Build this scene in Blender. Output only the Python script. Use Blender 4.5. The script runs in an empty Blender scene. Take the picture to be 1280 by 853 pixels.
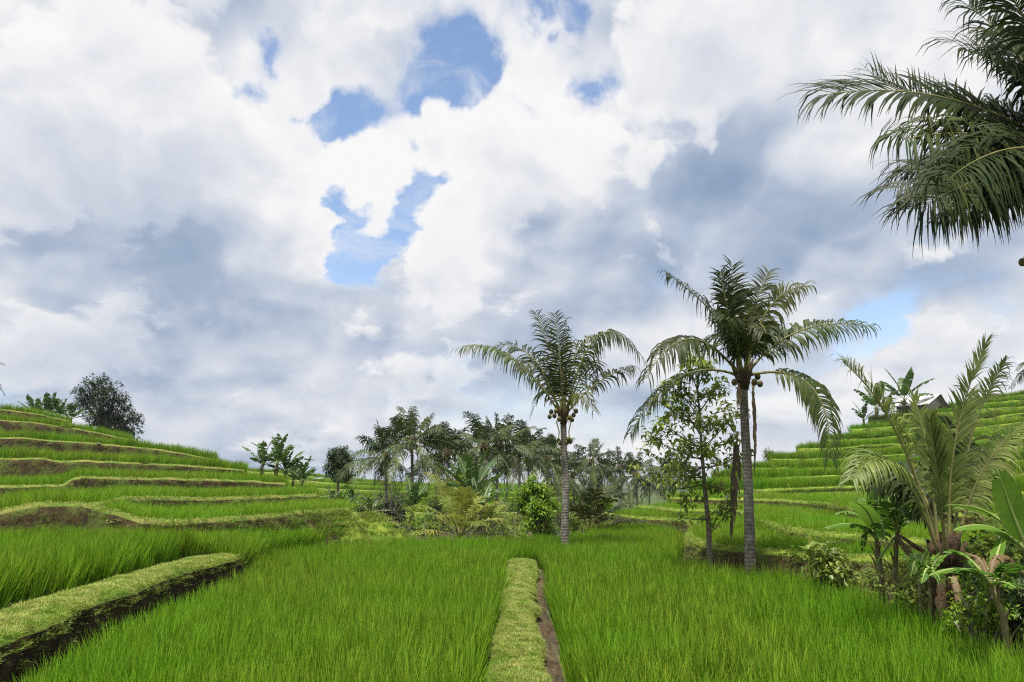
import bpy, math, random
from mathutils import Vector, Matrix, noise
random.seed(7)
R = math.radians
SC = bpy.context.scene
COL = SC.collection
F = 976.0
PITCH = math.atan((602 - 426.5) / F)
CP, SP = math.cos(PITCH), math.sin(PITCH)
ZC = 1.7
V = Vector

# ---------------------------------------------------------------- surveying helpers (photo angle + distance -> ground point)
def W(px, py, d):
    u = (px - 640) / F; v = (426.5 - py) / F
    k = d / (CP - v * SP)
    return V((u * k, d, ZC + (SP + v * CP) * k))
def Wz(px, py, z):
    u = (px - 640) / F; v = (426.5 - py) / F
    k = (z - ZC) / (SP + v * CP)
    return V((u * k, (CP - v * SP) * k, z))
def XY(px, d, z):
    return V(((px - 640) / F * (d * CP + (z - ZC) * SP), d, z))
def uni(a, b): return random.uniform(a, b)
def lerp(a, b, t): return a + (b - a) * t
def nz(p, s=1.0): return noise.noise(V(p) * s)

# ---------------------------------------------------------------- tagging
def tag(o, label=None, cat=None, group=None, kind=None):
    if label: o['label'] = label
    if cat: o['category'] = cat
    if group: o['group'] = group
    if kind: o['kind'] = kind
    return o
def empty(name, loc=(0, 0, 0), rz=0.0):
    o = bpy.data.objects.new(name, None); COL.objects.link(o)
    o.location = loc; o.rotation_euler = (0, 0, rz); o.empty_display_size = 0.2
    return o
def copy_part(ch, parent):
    c = ch.copy(); COL.objects.link(c); c.parent = parent
    for g in ch.children:
        copy_part(g, c)
    return c

class MB:
    def __init__(self): self.v = []; self.f = []; self.t = []; self.m = []; self.sm = []
    def add(self, pts, faces, tint=0.5, mat=0, smooth=True):
        b = len(self.v)
        self.v.extend([tuple(p) for p in pts])
        if isinstance(tint, (int, float)): self.t.extend([tint] * len(pts))
        else: self.t.extend(tint)
        for f in faces:
            self.f.append(tuple(i + b for i in f)); self.m.append(mat); self.sm.append(smooth)
    def strip(self, pts, wids, side, tint=0.5, mat=0):
        """flat tapering ribbon; side is one vector or one per point"""
        n = len(pts); vs = []
        for i in range(n):
            s = side[i] if isinstance(side, list) else side
            vs.append(pts[i] - s * wids[i] * .5); vs.append(pts[i] + s * wids[i] * .5)
        t = tint if isinstance(tint, (int, float)) else [x for x in tint for _ in (0, 1)]
        self.add(vs, [(2*i, 2*i+1, 2*i+3, 2*i+2) for i in range(n - 1)], t, mat)
    def tube(self, pts, rad, seg=8, tint=0.5, mat=0, cap=True):
        n = len(pts); vs = []
        ref = V((0.31, 0.95, 0.05))
        for i in range(n):
            T = (pts[min(i+1, n-1)] - pts[max(i-1, 0)])
            if T.length < 1e-9: T = V((0, 0, 1))
            T.normalize()
            A = T.cross(ref)
            if A.length < 1e-3: A = T.cross(V((1, 0, 0)))
            A.normalize(); B = T.cross(A)
            for k in range(seg):
                a = 2 * math.pi * k / seg
                vs.append(pts[i] + (A * math.cos(a) + B * math.sin(a)) * rad[i])
        fs = []
        for i in range(n - 1):
            for k in range(seg):
                k2 = (k + 1) % seg
                fs.append((i*seg+k, i*seg+k2, (i+1)*seg+k2, (i+1)*seg+k))
        if cap:
            fs.append(tuple(range(seg - 1, -1, -1))); fs.append(tuple((n-1)*seg + k for k in range(seg)))
        self.add(vs, fs, tint, mat)
    def ball(self, c, r, seg=12, rings=8, tint=0.5, mat=0, sq=(1, 1, 1)):
        vs = []; fs = []
        for i in range(rings + 1):
            th = math.pi * i / rings
            for k in range(seg):
                a = 2 * math.pi * k / seg
                vs.append(V(c) + V((math.sin(th)*math.cos(a)*r*sq[0], math.sin(th)*math.sin(a)*r*sq[1], math.cos(th)*r*sq[2])))
        for i in range(rings):
            for k in range(seg):
                k2 = (k+1) % seg
                fs.append((i*seg+k, (i+1)*seg+k, (i+1)*seg+k2, i*seg+k2))
        self.add(vs, fs, tint, mat)
    def box(self, lo, hi, tint=0.5, mat=0):
        x0, y0, z0 = lo; x1, y1, z1 = hi
        self.add([(x0,y0,z0),(x1,y0,z0),(x1,y1,z0),(x0,y1,z0),(x0,y0,z1),(x1,y0,z1),(x1,y1,z1),(x0,y1,z1)],
                 [(0,3,2,1),(4,5,6,7),(0,1,5,4),(1,2,6,5),(2,3,7,6),(3,0,4,7)], tint, mat, False)
    def mesh(self, name, mats):
        me = bpy.data.meshes.new(name)
        me.from_pydata(self.v, [], self.f)
        for m in mats: me.materials.append(m)
        me.polygons.foreach_set('material_index', self.m)
        me.polygons.foreach_set('use_smooth', self.sm)
        a = me.attributes.new('tint', 'FLOAT', 'POINT'); a.data.foreach_set('value', self.t)
        me.update()
        return me
    def build(self, name, mats, parent=None, loc=None, link=True):
        if not isinstance(mats, (list, tuple)): mats = [mats]
        o = bpy.data.objects.new(name, self.mesh(name, mats))
        if link: COL.objects.link(o)
        if parent is not None: o.parent = parent
        if loc is not None: o.location = loc
        return o

# ---------------------------------------------------------------- materials
def new_mat(name):
    m = bpy.data.materials.new(name); m.use_nodes = True
    nt = m.node_tree; nt.nodes.clear()
    return m, nt, nt.nodes, nt.links
def nd(nt, typ, **kw):
    n = nt.nodes.new(typ)
    for k, v in kw.items(): setattr(n, k, v)
    return n
def mixc(nt, fac, a, b, mode='MIX'):
    n = nt.nodes.new('ShaderNodeMix'); n.data_type = 'RGBA'; n.blend_type = mode
    for i, x in ((0, fac), (6, a), (7, b)):
        if hasattr(x, 'is_linked'): nt.links.new(x, n.inputs[i])
        elif isinstance(x, (int, float)): n.inputs[i].default_value = x
        else: n.inputs[i].default_value = (*x, 1)
    return n.outputs[2]
def mth(nt, op, a, b=None, c=None, clamp=False):
    n = nt.nodes.new('ShaderNodeMath'); n.operation = op; n.use_clamp = clamp
    for i, x in enumerate((a, b, c)):
        if x is None: continue
        if hasattr(x, 'is_linked'): nt.links.new(x, n.inputs[i])
        else: n.inputs[i].default_value = x
    return n.outputs[0]
def mapr(nt, x, a, b, c=0.0, d=1.0, smooth=False):
    n = nt.nodes.new('ShaderNodeMapRange')
    if smooth: n.interpolation_type = 'SMOOTHSTEP'
    nt.links.new(x, n.inputs[0])
    for i, q in enumerate((a, b, c, d)): n.inputs[i+1].default_value = q
    return n.outputs[0]
def noi(nt, scale, detail=4, rough=.55, vec=None, dist=0.0, out=0):
    n = nt.nodes.new('ShaderNodeTexNoise'); n.inputs['Scale'].default_value = scale
    n.inputs['Detail'].default_value = detail; n.inputs['Roughness'].default_value = rough
    n.inputs['Distortion'].default_value = dist
    if vec is not None: nt.links.new(vec, n.inputs['Vector'])
    return n.outputs[out]
def objvec(nt): return nt.nodes.new('ShaderNodeTexCoord').outputs['Object']
def posvec(nt): return nt.nodes.new('ShaderNodeNewGeometry').outputs['Position']

def leaf_mat(name, a, b, c=None, trans=0.35, rough=0.5, spec=0.3, nscale=1.2, tcol=None, inst=0.0):
    """a -> b by the blade's own tint, c mixed in patches; thin-leaf light transmission"""
    m, nt, N, L = new_mat(name)
    t = nd(nt, 'ShaderNodeAttribute', attribute_name='tint').outputs['Fac']
    col = mixc(nt, t, a, b)
    if c is not None:
        f = mapr(nt, noi(nt, nscale, 3, .6, posvec(nt)), .42, .68)
        col = mixc(nt, f, col, c)
    if inst:
        r = nd(nt, 'ShaderNodeObjectInfo').outputs['Random']
        h = nd(nt, 'ShaderNodeHueSaturation')
        L.new(mapr(nt, r, 0, 1, 1 - inst, 1 + inst), h.inputs['Value'])
        L.new(mapr(nt, r, 0, 1, .5 - inst * .04, .5 + inst * .03), h.inputs['Hue'])
        L.new(col, h.inputs['Color']); col = h.outputs[0]
    p = nd(nt, 'ShaderNodeBsdfPrincipled'); L.new(col, p.inputs['Base Color'])
    p.inputs['Roughness'].default_value = rough; p.inputs['Specular IOR Level'].default_value = spec
    tr = nd(nt, 'ShaderNodeBsdfTranslucent')
    if tcol is not None:
        L.new(mixc(nt, 1.0, col, tcol, 'MULTIPLY'), tr.inputs['Color'])
    else: L.new(col, tr.inputs['Color'])
    mx = nd(nt, 'ShaderNodeMixShader'); mx.inputs[0].default_value = trans
    L.new(p.outputs[0], mx.inputs[1]); L.new(tr.outputs[0], mx.inputs[2])
    o = nd(nt, 'ShaderNodeOutputMaterial'); L.new(mx.outputs[0], o.inputs[0])
    return m

def solid_mat(name, a, b, scale=4.0, rough=.85, bump=.4, c=None, cscale=1.0, cth=(.5, .6), detail=8, rings=0.0, spec=.2, vec='obj', bscale=None):
    m, nt, N, L = new_mat(name)
    vec = objvec(nt) if vec == 'obj' else posvec(nt)
    n1 = noi(nt, scale, detail, .65, vec)
    col = mixc(nt, mapr(nt, n1, .35, .65), a, b)
    if c is not None:
        n2 = noi(nt, cscale, 6, .65, vec)
        col = mixc(nt, mapr(nt, n2, *cth), col, c)
    h = noi(nt, bscale or scale * 3, 6, .7, vec)
    if rings:
        w = nd(nt, 'ShaderNodeTexWave', wave_type='BANDS', bands_direction='Z')
        w.inputs['Scale'].default_value = rings; w.inputs['Distortion'].default_value = 2.5
        w.inputs['Detail'].default_value = 2; w.inputs['Detail Scale'].default_value = 2.0
        L.new(vec, w.inputs['Vector'])
        col = mixc(nt, mapr(nt, w.outputs['Fac'], .0, .45, .28, 0), col, tuple(x * .5 for x in a))
        h = mth(nt, 'MULTIPLY_ADD', w.outputs['Fac'], .22, h)
    p = nd(nt, 'ShaderNodeBsdfPrincipled'); L.new(col, p.inputs['Base Color'])
    p.inputs['Roughness'].default_value = rough; p.inputs['Specular IOR Level'].default_value = spec
    bp = nd(nt, 'ShaderNodeBump'); bp.inputs['Strength'].default_value = bump; bp.inputs['Distance'].default_value = .05
    L.new(h, bp.inputs['Height']); L.new(bp.outputs[0], p.inputs['Normal'])
    o = nd(nt, 'ShaderNodeOutputMaterial'); L.new(p.outputs[0], o.inputs[0])
    return m

M = {}
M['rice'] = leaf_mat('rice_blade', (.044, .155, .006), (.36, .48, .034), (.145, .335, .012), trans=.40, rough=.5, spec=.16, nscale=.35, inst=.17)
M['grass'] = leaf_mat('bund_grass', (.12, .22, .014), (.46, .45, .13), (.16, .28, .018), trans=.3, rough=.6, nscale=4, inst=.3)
M['weed'] = leaf_mat('weed_leaf', (.07, .15, .012), (.20, .26, .03), (.13, .20, .02), trans=.35, rough=.55, nscale=.7, inst=.3)
M['frond'] = leaf_mat('palm_leaflet', (.010, .024, .004), (.085, .092, .018), (.024, .045, .007), trans=.16, rough=.52, spec=.22, nscale=.6)
M['frond_pale'] = leaf_mat('pale_palm_leaflet', (.05, .10, .012), (.32, .36, .10), (.11, .18, .022), trans=.3, rough=.5, spec=.35, nscale=1.5)
M['frond_far'] = leaf_mat('palm_leaflet_weathered', (.012, .034, .005), (.10, .13, .028), (.030, .062, .009), trans=.18, rough=.5, spec=.3, nscale=.35)
M['frond_yellow'] = leaf_mat('young_palm_leaflet', (.07, .15, .012), (.36, .34, .06), (.17, .24, .022), trans=.35, rough=.4, spec=.4, nscale=.8)
M['frond_dead'] = leaf_mat('dead_palm_leaflet', (.10, .075, .05), (.24, .19, .13), trans=.1, rough=.8, spec=.1)
M['rachis'] = solid_mat('palm_rachis', (.16, .17, .05), (.26, .23, .09), 3, .5, .1)
M['rachis_dead'] = solid_mat('dead_rachis', (.13, .09, .05), (.24, .18, .11), 3, .8, .2)
M['bark_palm'] = solid_mat('palm_bark', (.11, .09, .07), (.25, .225, .19), 9, .9, .6, c=(.33, .33, .30), cscale=2.3, cth=(.50, .66), rings=4.6)
M['bark'] = solid_mat('tree_bark', (.11, .085, .06), (.25, .22, .17), 10, .9, .5, c=(.36, .35, .30), cscale=5, cth=(.58, .66))
M['fibre'] = solid_mat('palm_fibre', (.05, .033, .02), (.15, .10, .055), 14, .95, .8)
M['coconut'] = solid_mat('coconut_husk', (.08, .10, .02), (.16, .15, .045), 5, .45, .1, c=(.11, .07, .03), cscale=3)
M['leaf_dark'] = leaf_mat('dark_leaf', (.018, .036, .010), (.065, .085, .03), (.03, .055, .014), trans=.2, rough=.4, spec=.45)
M['leaf_round'] = leaf_mat('glossy_leaf', (.025, .058, .013), (.085, .13, .035), trans=.22, rough=.4, spec=.45)
M['leaf_light'] = leaf_mat('light_leaf', (.09, .19, .010), (.30, .42, .035), (.17, .30, .018), trans=.38, rough=.42, spec=.4)
M['leaf_slim'] = leaf_mat('slender_tree_leaf', (.085, .15, .016), (.42, .48, .10), (.20, .27, .035), trans=.38, rough=.4, spec=.45, nscale=2)
M['leaf_purple'] = leaf_mat('dull_purple_leaf', (.035, .04, .025), (.09, .08, .06), (.045, .06, .028), trans=.15, rough=.5)
M['leaf_bush'] = leaf_mat('bush_leaf', (.055, .125, .012), (.26, .30, .045), (.12, .19, .02), trans=.33, rough=.5, nscale=1.5)
M['banana'] = leaf_mat('banana_leaf', (.055, .15, .012), (.17, .31, .035), (.09, .20, .018), trans=.42, rough=.45, spec=.3, nscale=1.6)
M['banana_far'] = leaf_mat('banana_leaf_deep', (.02, .06, .010), (.075, .135, .025), (.035, .08, .014), trans=.3, rough=.4, spec=.5)
M['banana_dry'] = leaf_mat('dry_banana_leaf', (.11, .07, .035), (.25, .17, .09), trans=.12, rough=.85, spec=.1)
M['midrib'] = solid_mat('banana_midrib', (.25, .33, .09), (.36, .40, .15), 5, .45, .1)
M['pstem'] = solid_mat('banana_stem', (.12, .13, .045), (.25, .21, .10), 7, .6, .25, c=(.10, .06, .03), cscale=4, cth=(.5, .66))
M['soil'] = solid_mat('bank_soil', (.030, .020, .009), (.105, .075, .034), 3.0, .95, 1.0, c=(.10, .13, .026), cscale=2.0, cth=(.48, .60), vec='pos', bscale=14)
M['soil_dark'] = solid_mat('shaded_bank_soil', (.016, .010, .006), (.07, .043, .024), 4.0, .95, 1.0, c=(.12, .16, .03), cscale=2.2, cth=(.60, .68), vec='pos', bscale=16)  # bank soil in darker tones: shade of the undercut face painted into the colour
M['soil_green'] = solid_mat('weedy_bank', (.09, .085, .03), (.15, .19, .03), 3.0, .95, 1.0, c=(.16, .26, .025), cscale=2.2, cth=(.40, .56), vec='pos', bscale=16)
M['turf'] = solid_mat('bund_turf', (.17, .21, .035), (.30, .27, .085), 7.0, .95, .9, c=(.13, .21, .028), cscale=1.4, cth=(.45, .6), vec='pos', bscale=40)
M['turf_green'] = solid_mat('green_turf', (.15, .24, .02), (.29, .34, .05), 7.0, .95, .9, c=(.09, .18, .015), cscale=1.4, cth=(.45, .6), vec='pos', bscale=40)
M['turf_path'] = solid_mat('path_turf', (.19, .20, .05), (.32, .28, .10), 12.0, .95, .9, c=(.12, .10, .045), cscale=5, cth=(.60, .70), vec='pos', bscale=60)
M['mud'] = solid_mat('paddy_mud', (.045, .033, .02), (.10, .075, .045), 3.0, .6, .5, vec='pos', bscale=12)
M['ledge'] = solid_mat('trodden_ledge', (.055, .036, .02), (.21, .15, .09), 6.0, .95, 1.0, c=(.10, .13, .03), cscale=4, cth=(.54, .62), vec='pos', bscale=25)
M['earth_pale'] = solid_mat('bare_earth', (.16, .12, .075), (.28, .22, .15), 5.0, .95, .8, vec='pos', bscale=30)
M['ground'] = solid_mat('valley_ground', (.035, .06, .014), (.08, .11, .024), .35, .95, .6, c=(.05, .075, .02), cscale=.02, vec='pos', bscale=2)
M['hill'] = solid_mat('far_hill', (.03, .055, .016), (.06, .09, .025), .05, .95, .6, vec='pos', bscale=.3)
M['tin'] = solid_mat('tin_roof', (.50, .50, .49), (.66, .66, .65), 2, .45, .15, c=(.36, .31, .27), cscale=1.5, cth=(.5, .62), spec=.5)
M['hut'] = solid_mat('hut_wall', (.30, .25, .21), (.46, .41, .36), 3, .9, .3)
M['wood'] = solid_mat('old_timber', (.14, .08, .05), (.26, .15, .10), 8, .85, .3)
M['dark'] = solid_mat('dark_opening', (.02, .018, .015), (.04, .035, .03), 5, .9, .1)

# ---------------------------------------------------------------- camera and light
cam_d = bpy.data.cameras.new('camera'); cam = bpy.data.objects.new('camera', cam_d); COL.objects.link(cam)
cam_d.sensor_width = 36; cam_d.lens = F / 1280 * 36; cam_d.clip_end = 20000; cam_d.clip_start = .05
cam.location = (0, 0, ZC); cam.rotation_euler = (math.pi/2 + PITCH, 0, 0)
SC.camera = cam
SUN_TO = V((-0.10, -0.24, 0.965)).normalized()
sd = bpy.data.lights.new('sun', 'SUN'); sun = bpy.data.objects.new('sun', sd); COL.objects.link(sun)
sd.energy = 5.0; sd.angle = R(3.0); sd.color = (1.0, .955, .88)
sun.rotation_euler = SUN_TO.to_track_quat('Z', 'Y').to_euler()
sun.location = (-20, 5, 60)
SC.view_settings.view_transform = 'Standard'; SC.view_settings.look = 'None'
SC.view_settings.exposure = 0.32; SC.view_settings.gamma = 1.0; SC.view_settings.use_curve_mapping = False
SC.render.engine = 'CYCLES'
SC.cycles.use_denoising = False; SC.cycles.filter_width = 1.15
SC.cycles.max_bounces = 6; SC.cycles.transparent_max_bounces = 4
SC.cycles.diffuse_bounces = 3; SC.cycles.glossy_bounces = 2; SC.cycles.transmission_bounces = 4

# ---------------------------------------------------------------- sky: Nishita blue behind a procedural cumulus layer, in world direction space
world = bpy.data.worlds.new('World'); SC.world = world; world.use_nodes = True
nt = world.node_tree; nt.nodes.clear(); L = nt.links
SKY_STR = 0.15; BIL = 1.15; P_T = .375
def vm(op, a, b=None, sc=None):
    n = nt.nodes.new('ShaderNodeVectorMath'); n.operation = op
    for i, x in enumerate((a, b)):
        if x is None: continue
        if hasattr(x, 'is_linked'): L.new(x, n.inputs[i])
        else: n.inputs[i].default_value = x
    if sc is not None: n.inputs['Scale'].default_value = sc
    return n
geo = nt.nodes.new('ShaderNodeTexCoord').outputs['Generated']
D = vm('NORMALIZE', geo).outputs[0]
sep = nt.nodes.new('ShaderNodeSeparateXYZ'); L.new(D, sep.inputs[0])
zz = mth(nt, 'MAXIMUM', sep.outputs[2], 0.0)
lz = mth(nt, 'MULTIPLY', mth(nt, 'LOGARITHM', mth(nt, 'ADD', zz, .34), math.e), .80)
cmb = nt.nodes.new('ShaderNodeCombineXYZ'); L.new(sep.outputs[0], cmb.inputs[0]); L.new(sep.outputs[1], cmb.inputs[1]); L.new(lz, cmb.inputs[2])
Q0 = cmb.outputs[0]
# ragged edges: bend the direction by noise before asking where a cloud mass is
wn = nt.nodes.new('ShaderNodeTexNoise'); wn.inputs['Scale'].default_value = 13.0; wn.inputs['Detail'].default_value = 6; wn.inputs['Roughness'].default_value = .54
L.new(Q0, wn.inputs['Vector'])
wv = vm('SUBTRACT', wn.outputs['Color'], (.5, .5, .5)).outputs[0]
wv = vm('SCALE', wv, sc=.13).outputs[0]
DW = vm('NORMALIZE', vm('ADD', D, wv).outputs[0]).outputs[0]
def direction(px, py):
    return (W(px, py, 10) - V((0, 0, ZC))).normalized()
def blobs(lst):
    acc = None
    for px, py, r, amp in lst:
        b = direction(px, py); k = 1.0 / (r / 1050.0) ** 2      # r = radius in photo pixels
        dp = vm('DOT_PRODUCT', DW, tuple(b)).outputs['Value']
        e = mth(nt, 'EXPONENT', mth(nt, 'MULTIPLY_ADD', dp, k, -k))
        acc = mth(nt, 'MULTIPLY', e, amp) if acc is None else mth(nt, 'MULTIPLY_ADD', e, amp, acc)
    return acc
HOLES = [(565, 88, 34, -.56), (602, 92, 24, -.44), (520, 130, 24, -.5), (435, 150, 26, -.48), (410, 160, 16, -.35), (540, 205, 18, -.5), (524, 240, 18, -.5), (518, 268, 17, -.5), (500, 300, 18, -.5), (484, 322, 14, -.35),
         (442, 262, 24, -.55), (428, 275, 14, -.4), (455, 332, 26, -.55), (436, 330, 16, -.4), (480, 320, 20, -.3), (745, 100, 22, -.48), (660, 145, 18, -.25), (700, -2, 26, -.62), (335, 72, 14, -.32), (320, 125, 12, -.28),
         (1110, 392, 26, -.42), (1078, 420, 20, -.42),
         (250, 100, 140, .10), (575, 165, 30, .42), (600, 200, 24, .2), (700, 220, 90, .2), (455, 215, 34, .25), (880, 100, 150, .15), (200, 300, 150, .15), (1150, 420, 34, .3)]
SHADE = [(60, 190, 60, -.24), (20, 330, 80, -.30), (170, 325, 70, -.32), (250, 335, 60, -.30), (110, 300, 90, -.08), (250, 270, 90, -.08), (330, 250, 90, -.07), (90, 250, 40, .08), (180, 240, 40, .06),
         (650, 335, 70, -.26), (730, 330, 70, -.26), (820, 280, 60, -.24), (930, 230, 80, -.26), (950, 290, 90, -.22), (860, 330, 70, -.20), (720, 255, 60, .14), (620, 270, 50, .10),
         (1020, 330, 90, -.14), (1130, 300, 70, -.12), (300, 390, 60, -.2), (310, 445, 90, -.12), (420, 110, 60, -.06), (520, 440, 60, -.16), (80, 440, 90, -.04),
         (820, 160, 40, -.06), (1200, 430, 50, -.12), (270, 505, 90, -.08), (1000, 60, 90, -.04),
         (40, 60, 110, .14), (120, 130, 70, .12), (220, 120, 80, .08), (800, 120, 80, .16), (740, 170, 70, .22), (660, 220, 60, .20), (590, 260, 50, .22), (540, 300, 40, .18), (460, 200, 40, .22), (410, 215, 30, .16), (590, 165, 40, .14),
         (660, 40, 80, .12), (190, 175, 50, .16), (320, 180, 50, .12), (140, 50, 60, .12), (960, 190, 50, .06), (130, 395, 60, .12), (205, 385, 30, .10), (405, 325, 28, .12), (290, 340, 16, .22),
         (1150, 410, 34, .24), (20, 420, 60, .12), (540, 365, 60, .10), (500, 410, 60, .08), (300, 500, 60, .07), (440, 480, 60, .06), (900, 320, 40, .1), (1160, 100, 70, .08), (980, 20, 40, .1), (860, 290, 26, .1)]
C_ = blobs(HOLES); S_ = blobs(SHADE)
# large masses, cauliflower billows (cellular noise) and fine wisps
def vor(vec, scale, det=2.0, rough=.5):
    n = nt.nodes.new('ShaderNodeTexVoronoi'); n.feature = 'F1'; n.inputs['Scale'].default_value = scale
    n.inputs['Detail'].default_value = det; n.inputs['Roughness'].default_value = rough; n.normalize = True
    L.new(vec, n.inputs['Vector']); return n.outputs['Distance']
wb = nt.nodes.new('ShaderNodeTexNoise'); wb.inputs['Scale'].default_value = 7.0; wb.inputs['Detail'].default_value = 4
L.new(Q0, wb.inputs['Vector'])
wbv = vm('SCALE', vm('SUBTRACT', wb.outputs['Color'], (.5, .5, .5)).outputs[0], sc=.11).outputs[0]
QB = vm('ADD', Q0, wbv).outputs[0]
LT = (-.012, 0.0, .034)
b1 = vor(QB, 6.5, 2.5, .5); b2 = vor(vm('ADD', QB, LT).outputs[0], 6.5, 1.5, .5)
n1 = noi(nt, 3.4, 5, .5, Q0, .1)
n2 = noi(nt, 3.4, 4, .48, vm('ADD', Q0, (-.02, 0.0, .085)).outputs[0], .1)
nf = noi(nt, 17.0, 4, .56, QB, .1)
dens = mth(nt, 'ADD', mth(nt, 'MULTIPLY_ADD', nf, .34, mth(nt, 'MULTIPLY_ADD', n1, .75, .125)), C_)
dens = mth(nt, 'SUBTRACT', dens, mth(nt, 'MULTIPLY', b1, .16))
cov = mapr(nt, dens, .27, .62, 0, 1, True)
sh = mth(nt, 'MULTIPLY', mth(nt, 'SUBTRACT', n1, n2), 1.6)
sh = mth(nt, 'ADD', sh, mth(nt, 'MULTIPLY', mth(nt, 'SUBTRACT', b2, b1), BIL))
sh = mth(nt, 'ADD', sh, mth(nt, 'MULTIPLY_ADD', mth(nt, 'SUBTRACT', nf, .5), .16, 0))
thin = mapr(nt, dens, .45, .80, .10, -.04)          # thin edges glow, thick cores are greyer
sh = mth(nt, 'ADD', sh, thin)
sh = mth(nt, 'ADD', sh, mth(nt, 'MULTIPLY_ADD', S_, .60, .735))
sh = mth(nt, 'SUBTRACT', sh, mapr(nt, zz, .02, .22, .11, 0))
# a nearer layer of crisp-edged puffs: white rims on the sun side, greyer towards their middles and bases
n5 = noi(nt, 5.2, 7, .56, QB, .15); n5b = noi(nt, 5.2, 5, .52, vm('ADD', QB, (-.012, 0, .040)).outputs[0], .15)
d2 = mth(nt, 'MULTIPLY_ADD', b1, -.42, n5); d2b = mth(nt, 'MULTIPLY_ADD', b2, -.42, n5b)
d2 = mth(nt, 'ADD', d2, mth(nt, 'MULTIPLY', C_, .45)); d2 = mth(nt, 'ADD', d2, mth(nt, 'MULTIPLY', S_, .22))
c2 = mapr(nt, d2, P_T, P_T + .075, 0, 1, True)
sh2 = mth(nt, 'MULTIPLY', mth(nt, 'SUBTRACT', mth(nt, 'MULTIPLY_ADD', b1, -.42, n5), d2b), 1.5)
sh2 = mth(nt, 'ADD', sh2, mapr(nt, d2, P_T, P_T + .26, .94, .62))
sh2 = mth(nt, 'ADD', sh2, mth(nt, 'MULTIPLY', S_, .42))
sh2 = mth(nt, 'SUBTRACT', sh2, mapr(nt, zz, .02, .22, .10, 0))
mxs = nt.nodes.new('ShaderNodeMix'); mxs.data_type = 'FLOAT'
L.new(mth(nt, 'MULTIPLY', c2, .78), mxs.inputs[0]); L.new(sh, mxs.inputs[2]); L.new(sh2, mxs.inputs[3])
sh = mxs.outputs[0]
cov = mth(nt, 'MAXIMUM', cov, mth(nt, 'MULTIPLY', c2, .95))
rp = nt.nodes.new('ShaderNodeValToRGB'); L.new(sh, rp.inputs[0])
cr = rp.color_ramp
cr.elements[0].position = .12; cr.elements[0].color = (.255, .35, .50, 1)
cr.elements[1].position = 1.0; cr.elements[1].color = (.915, .91, .91, 1)
for p_, c_ in ((.38, (.385, .46, .60)), (.56, (.545, .60, .70)), (.74, (.715, .74, .795)), (.88, (.86, .86, .875))):
    e = cr.elements.new(p_); e.color = (*c_, 1)
cloud = vm('SCALE', rp.outputs[0], sc=.83 / SKY_STR).outputs[0]
sky = nt.nodes.new('ShaderNodeTexSky'); sky.sky_type = 'NISHITA'; sky.sun_disc = False
sky.sun_elevation = math.asin(SUN_TO.z); sky.sun_rotation = math.atan2(SUN_TO.x, SUN_TO.y)
sky.altitude = 400; sky.air_density = 1.0; sky.dust_density = .6; sky.ozone_density = 2.0
wisp = mth(nt, 'MULTIPLY', mapr(nt, noi(nt, 9.0, 6, .6, QB, .6), .44, .74, 0, 1, True), .62)      # thin veils drifting across the gaps
cov = mth(nt, 'MAXIMUM', cov, wisp)
hz = mapr(nt, zz, 0.02, .24, 1.0, 0, True)                 # towards the horizon the cloud deck closes up
cov = mth(nt, 'MAXIMUM', cov, hz)
hs_ = nt.nodes.new('ShaderNodeHueSaturation'); hs_.inputs['Saturation'].default_value = .95; hs_.inputs['Value'].default_value = 1.08; L.new(sky.outputs[0], hs_.inputs['Color'])
mixw = mixc(nt, cov, hs_.outputs[0], cloud)
bg = nt.nodes.new('ShaderNodeBackground'); L.new(mixw, bg.inputs[0]); bg.inputs[1].default_value = SKY_STR
ow = nt.nodes.new('ShaderNodeOutputWorld'); L.new(bg.outputs[0], ow.inputs[0])

# ---------------------------------------------------------------- scatter (rice, short grass, weeds): one object per crop, clumps set out by geometry nodes
def blade(mb, base, az, length, lean, bend, wid, tint, segs=4, mat=0):
    pts = []; ws = []; sd = []; ts = []
    p = V(base); a = lean
    h = V((math.cos(az), math.sin(az), 0)); s = V((-h.y, h.x, 0))
    tw = uni(-.8, .8)
    for i in range(segs + 1):
        t = i / segs
        pts.append(p.copy()); ws.append(wid * (.55 + 1.1 * t if t < .4 else max(.04, 1.0 - (t - .4) / .6) ** .8))
        sd.append((s * math.cos(tw) + h * math.sin(tw)).normalized())
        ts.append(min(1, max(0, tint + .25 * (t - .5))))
        p = p + (h * math.sin(a) + V((0, 0, math.cos(a)))) * (length / segs)
        a += bend / segs
    mb.strip(pts, ws, sd, ts, mat)
def clump_objs(name, n, nb, rad, ln, wid, lean, bend, mat, segs, tintr=(.1, .7), yellow=.04):
    c = bpy.data.collections.new(name + '_set')
    for k in range(n):
        mb = MB()
        for _ in range(nb):
            a = uni(0, 6.283); r = rad * math.sqrt(random.random())
            ti = uni(*tintr)
            if random.random() < yellow: ti = 1.0
            az = a + uni(-.9, .9)
            blade(mb, (r*math.cos(a), r*math.sin(a), 0), az, uni(*ln), uni(*lean), uni(*bend), wid * uni(.75, 1.2), ti, segs)
        c.objects.link(mb.build(name, [mat], link=False))
    return c
random.seed(11)
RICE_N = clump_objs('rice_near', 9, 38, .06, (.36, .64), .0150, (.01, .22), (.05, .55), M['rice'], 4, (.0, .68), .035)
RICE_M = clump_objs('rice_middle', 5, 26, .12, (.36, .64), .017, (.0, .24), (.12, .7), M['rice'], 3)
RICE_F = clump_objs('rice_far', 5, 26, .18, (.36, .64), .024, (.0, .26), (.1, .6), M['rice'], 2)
GRASS_N = clump_objs('turf_near', 6, 34, .06, (.022, .06), .0055, (.3, 1.2), (.2, 1.1), M['grass'], 2, (.0, 1.0), .1)
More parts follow.
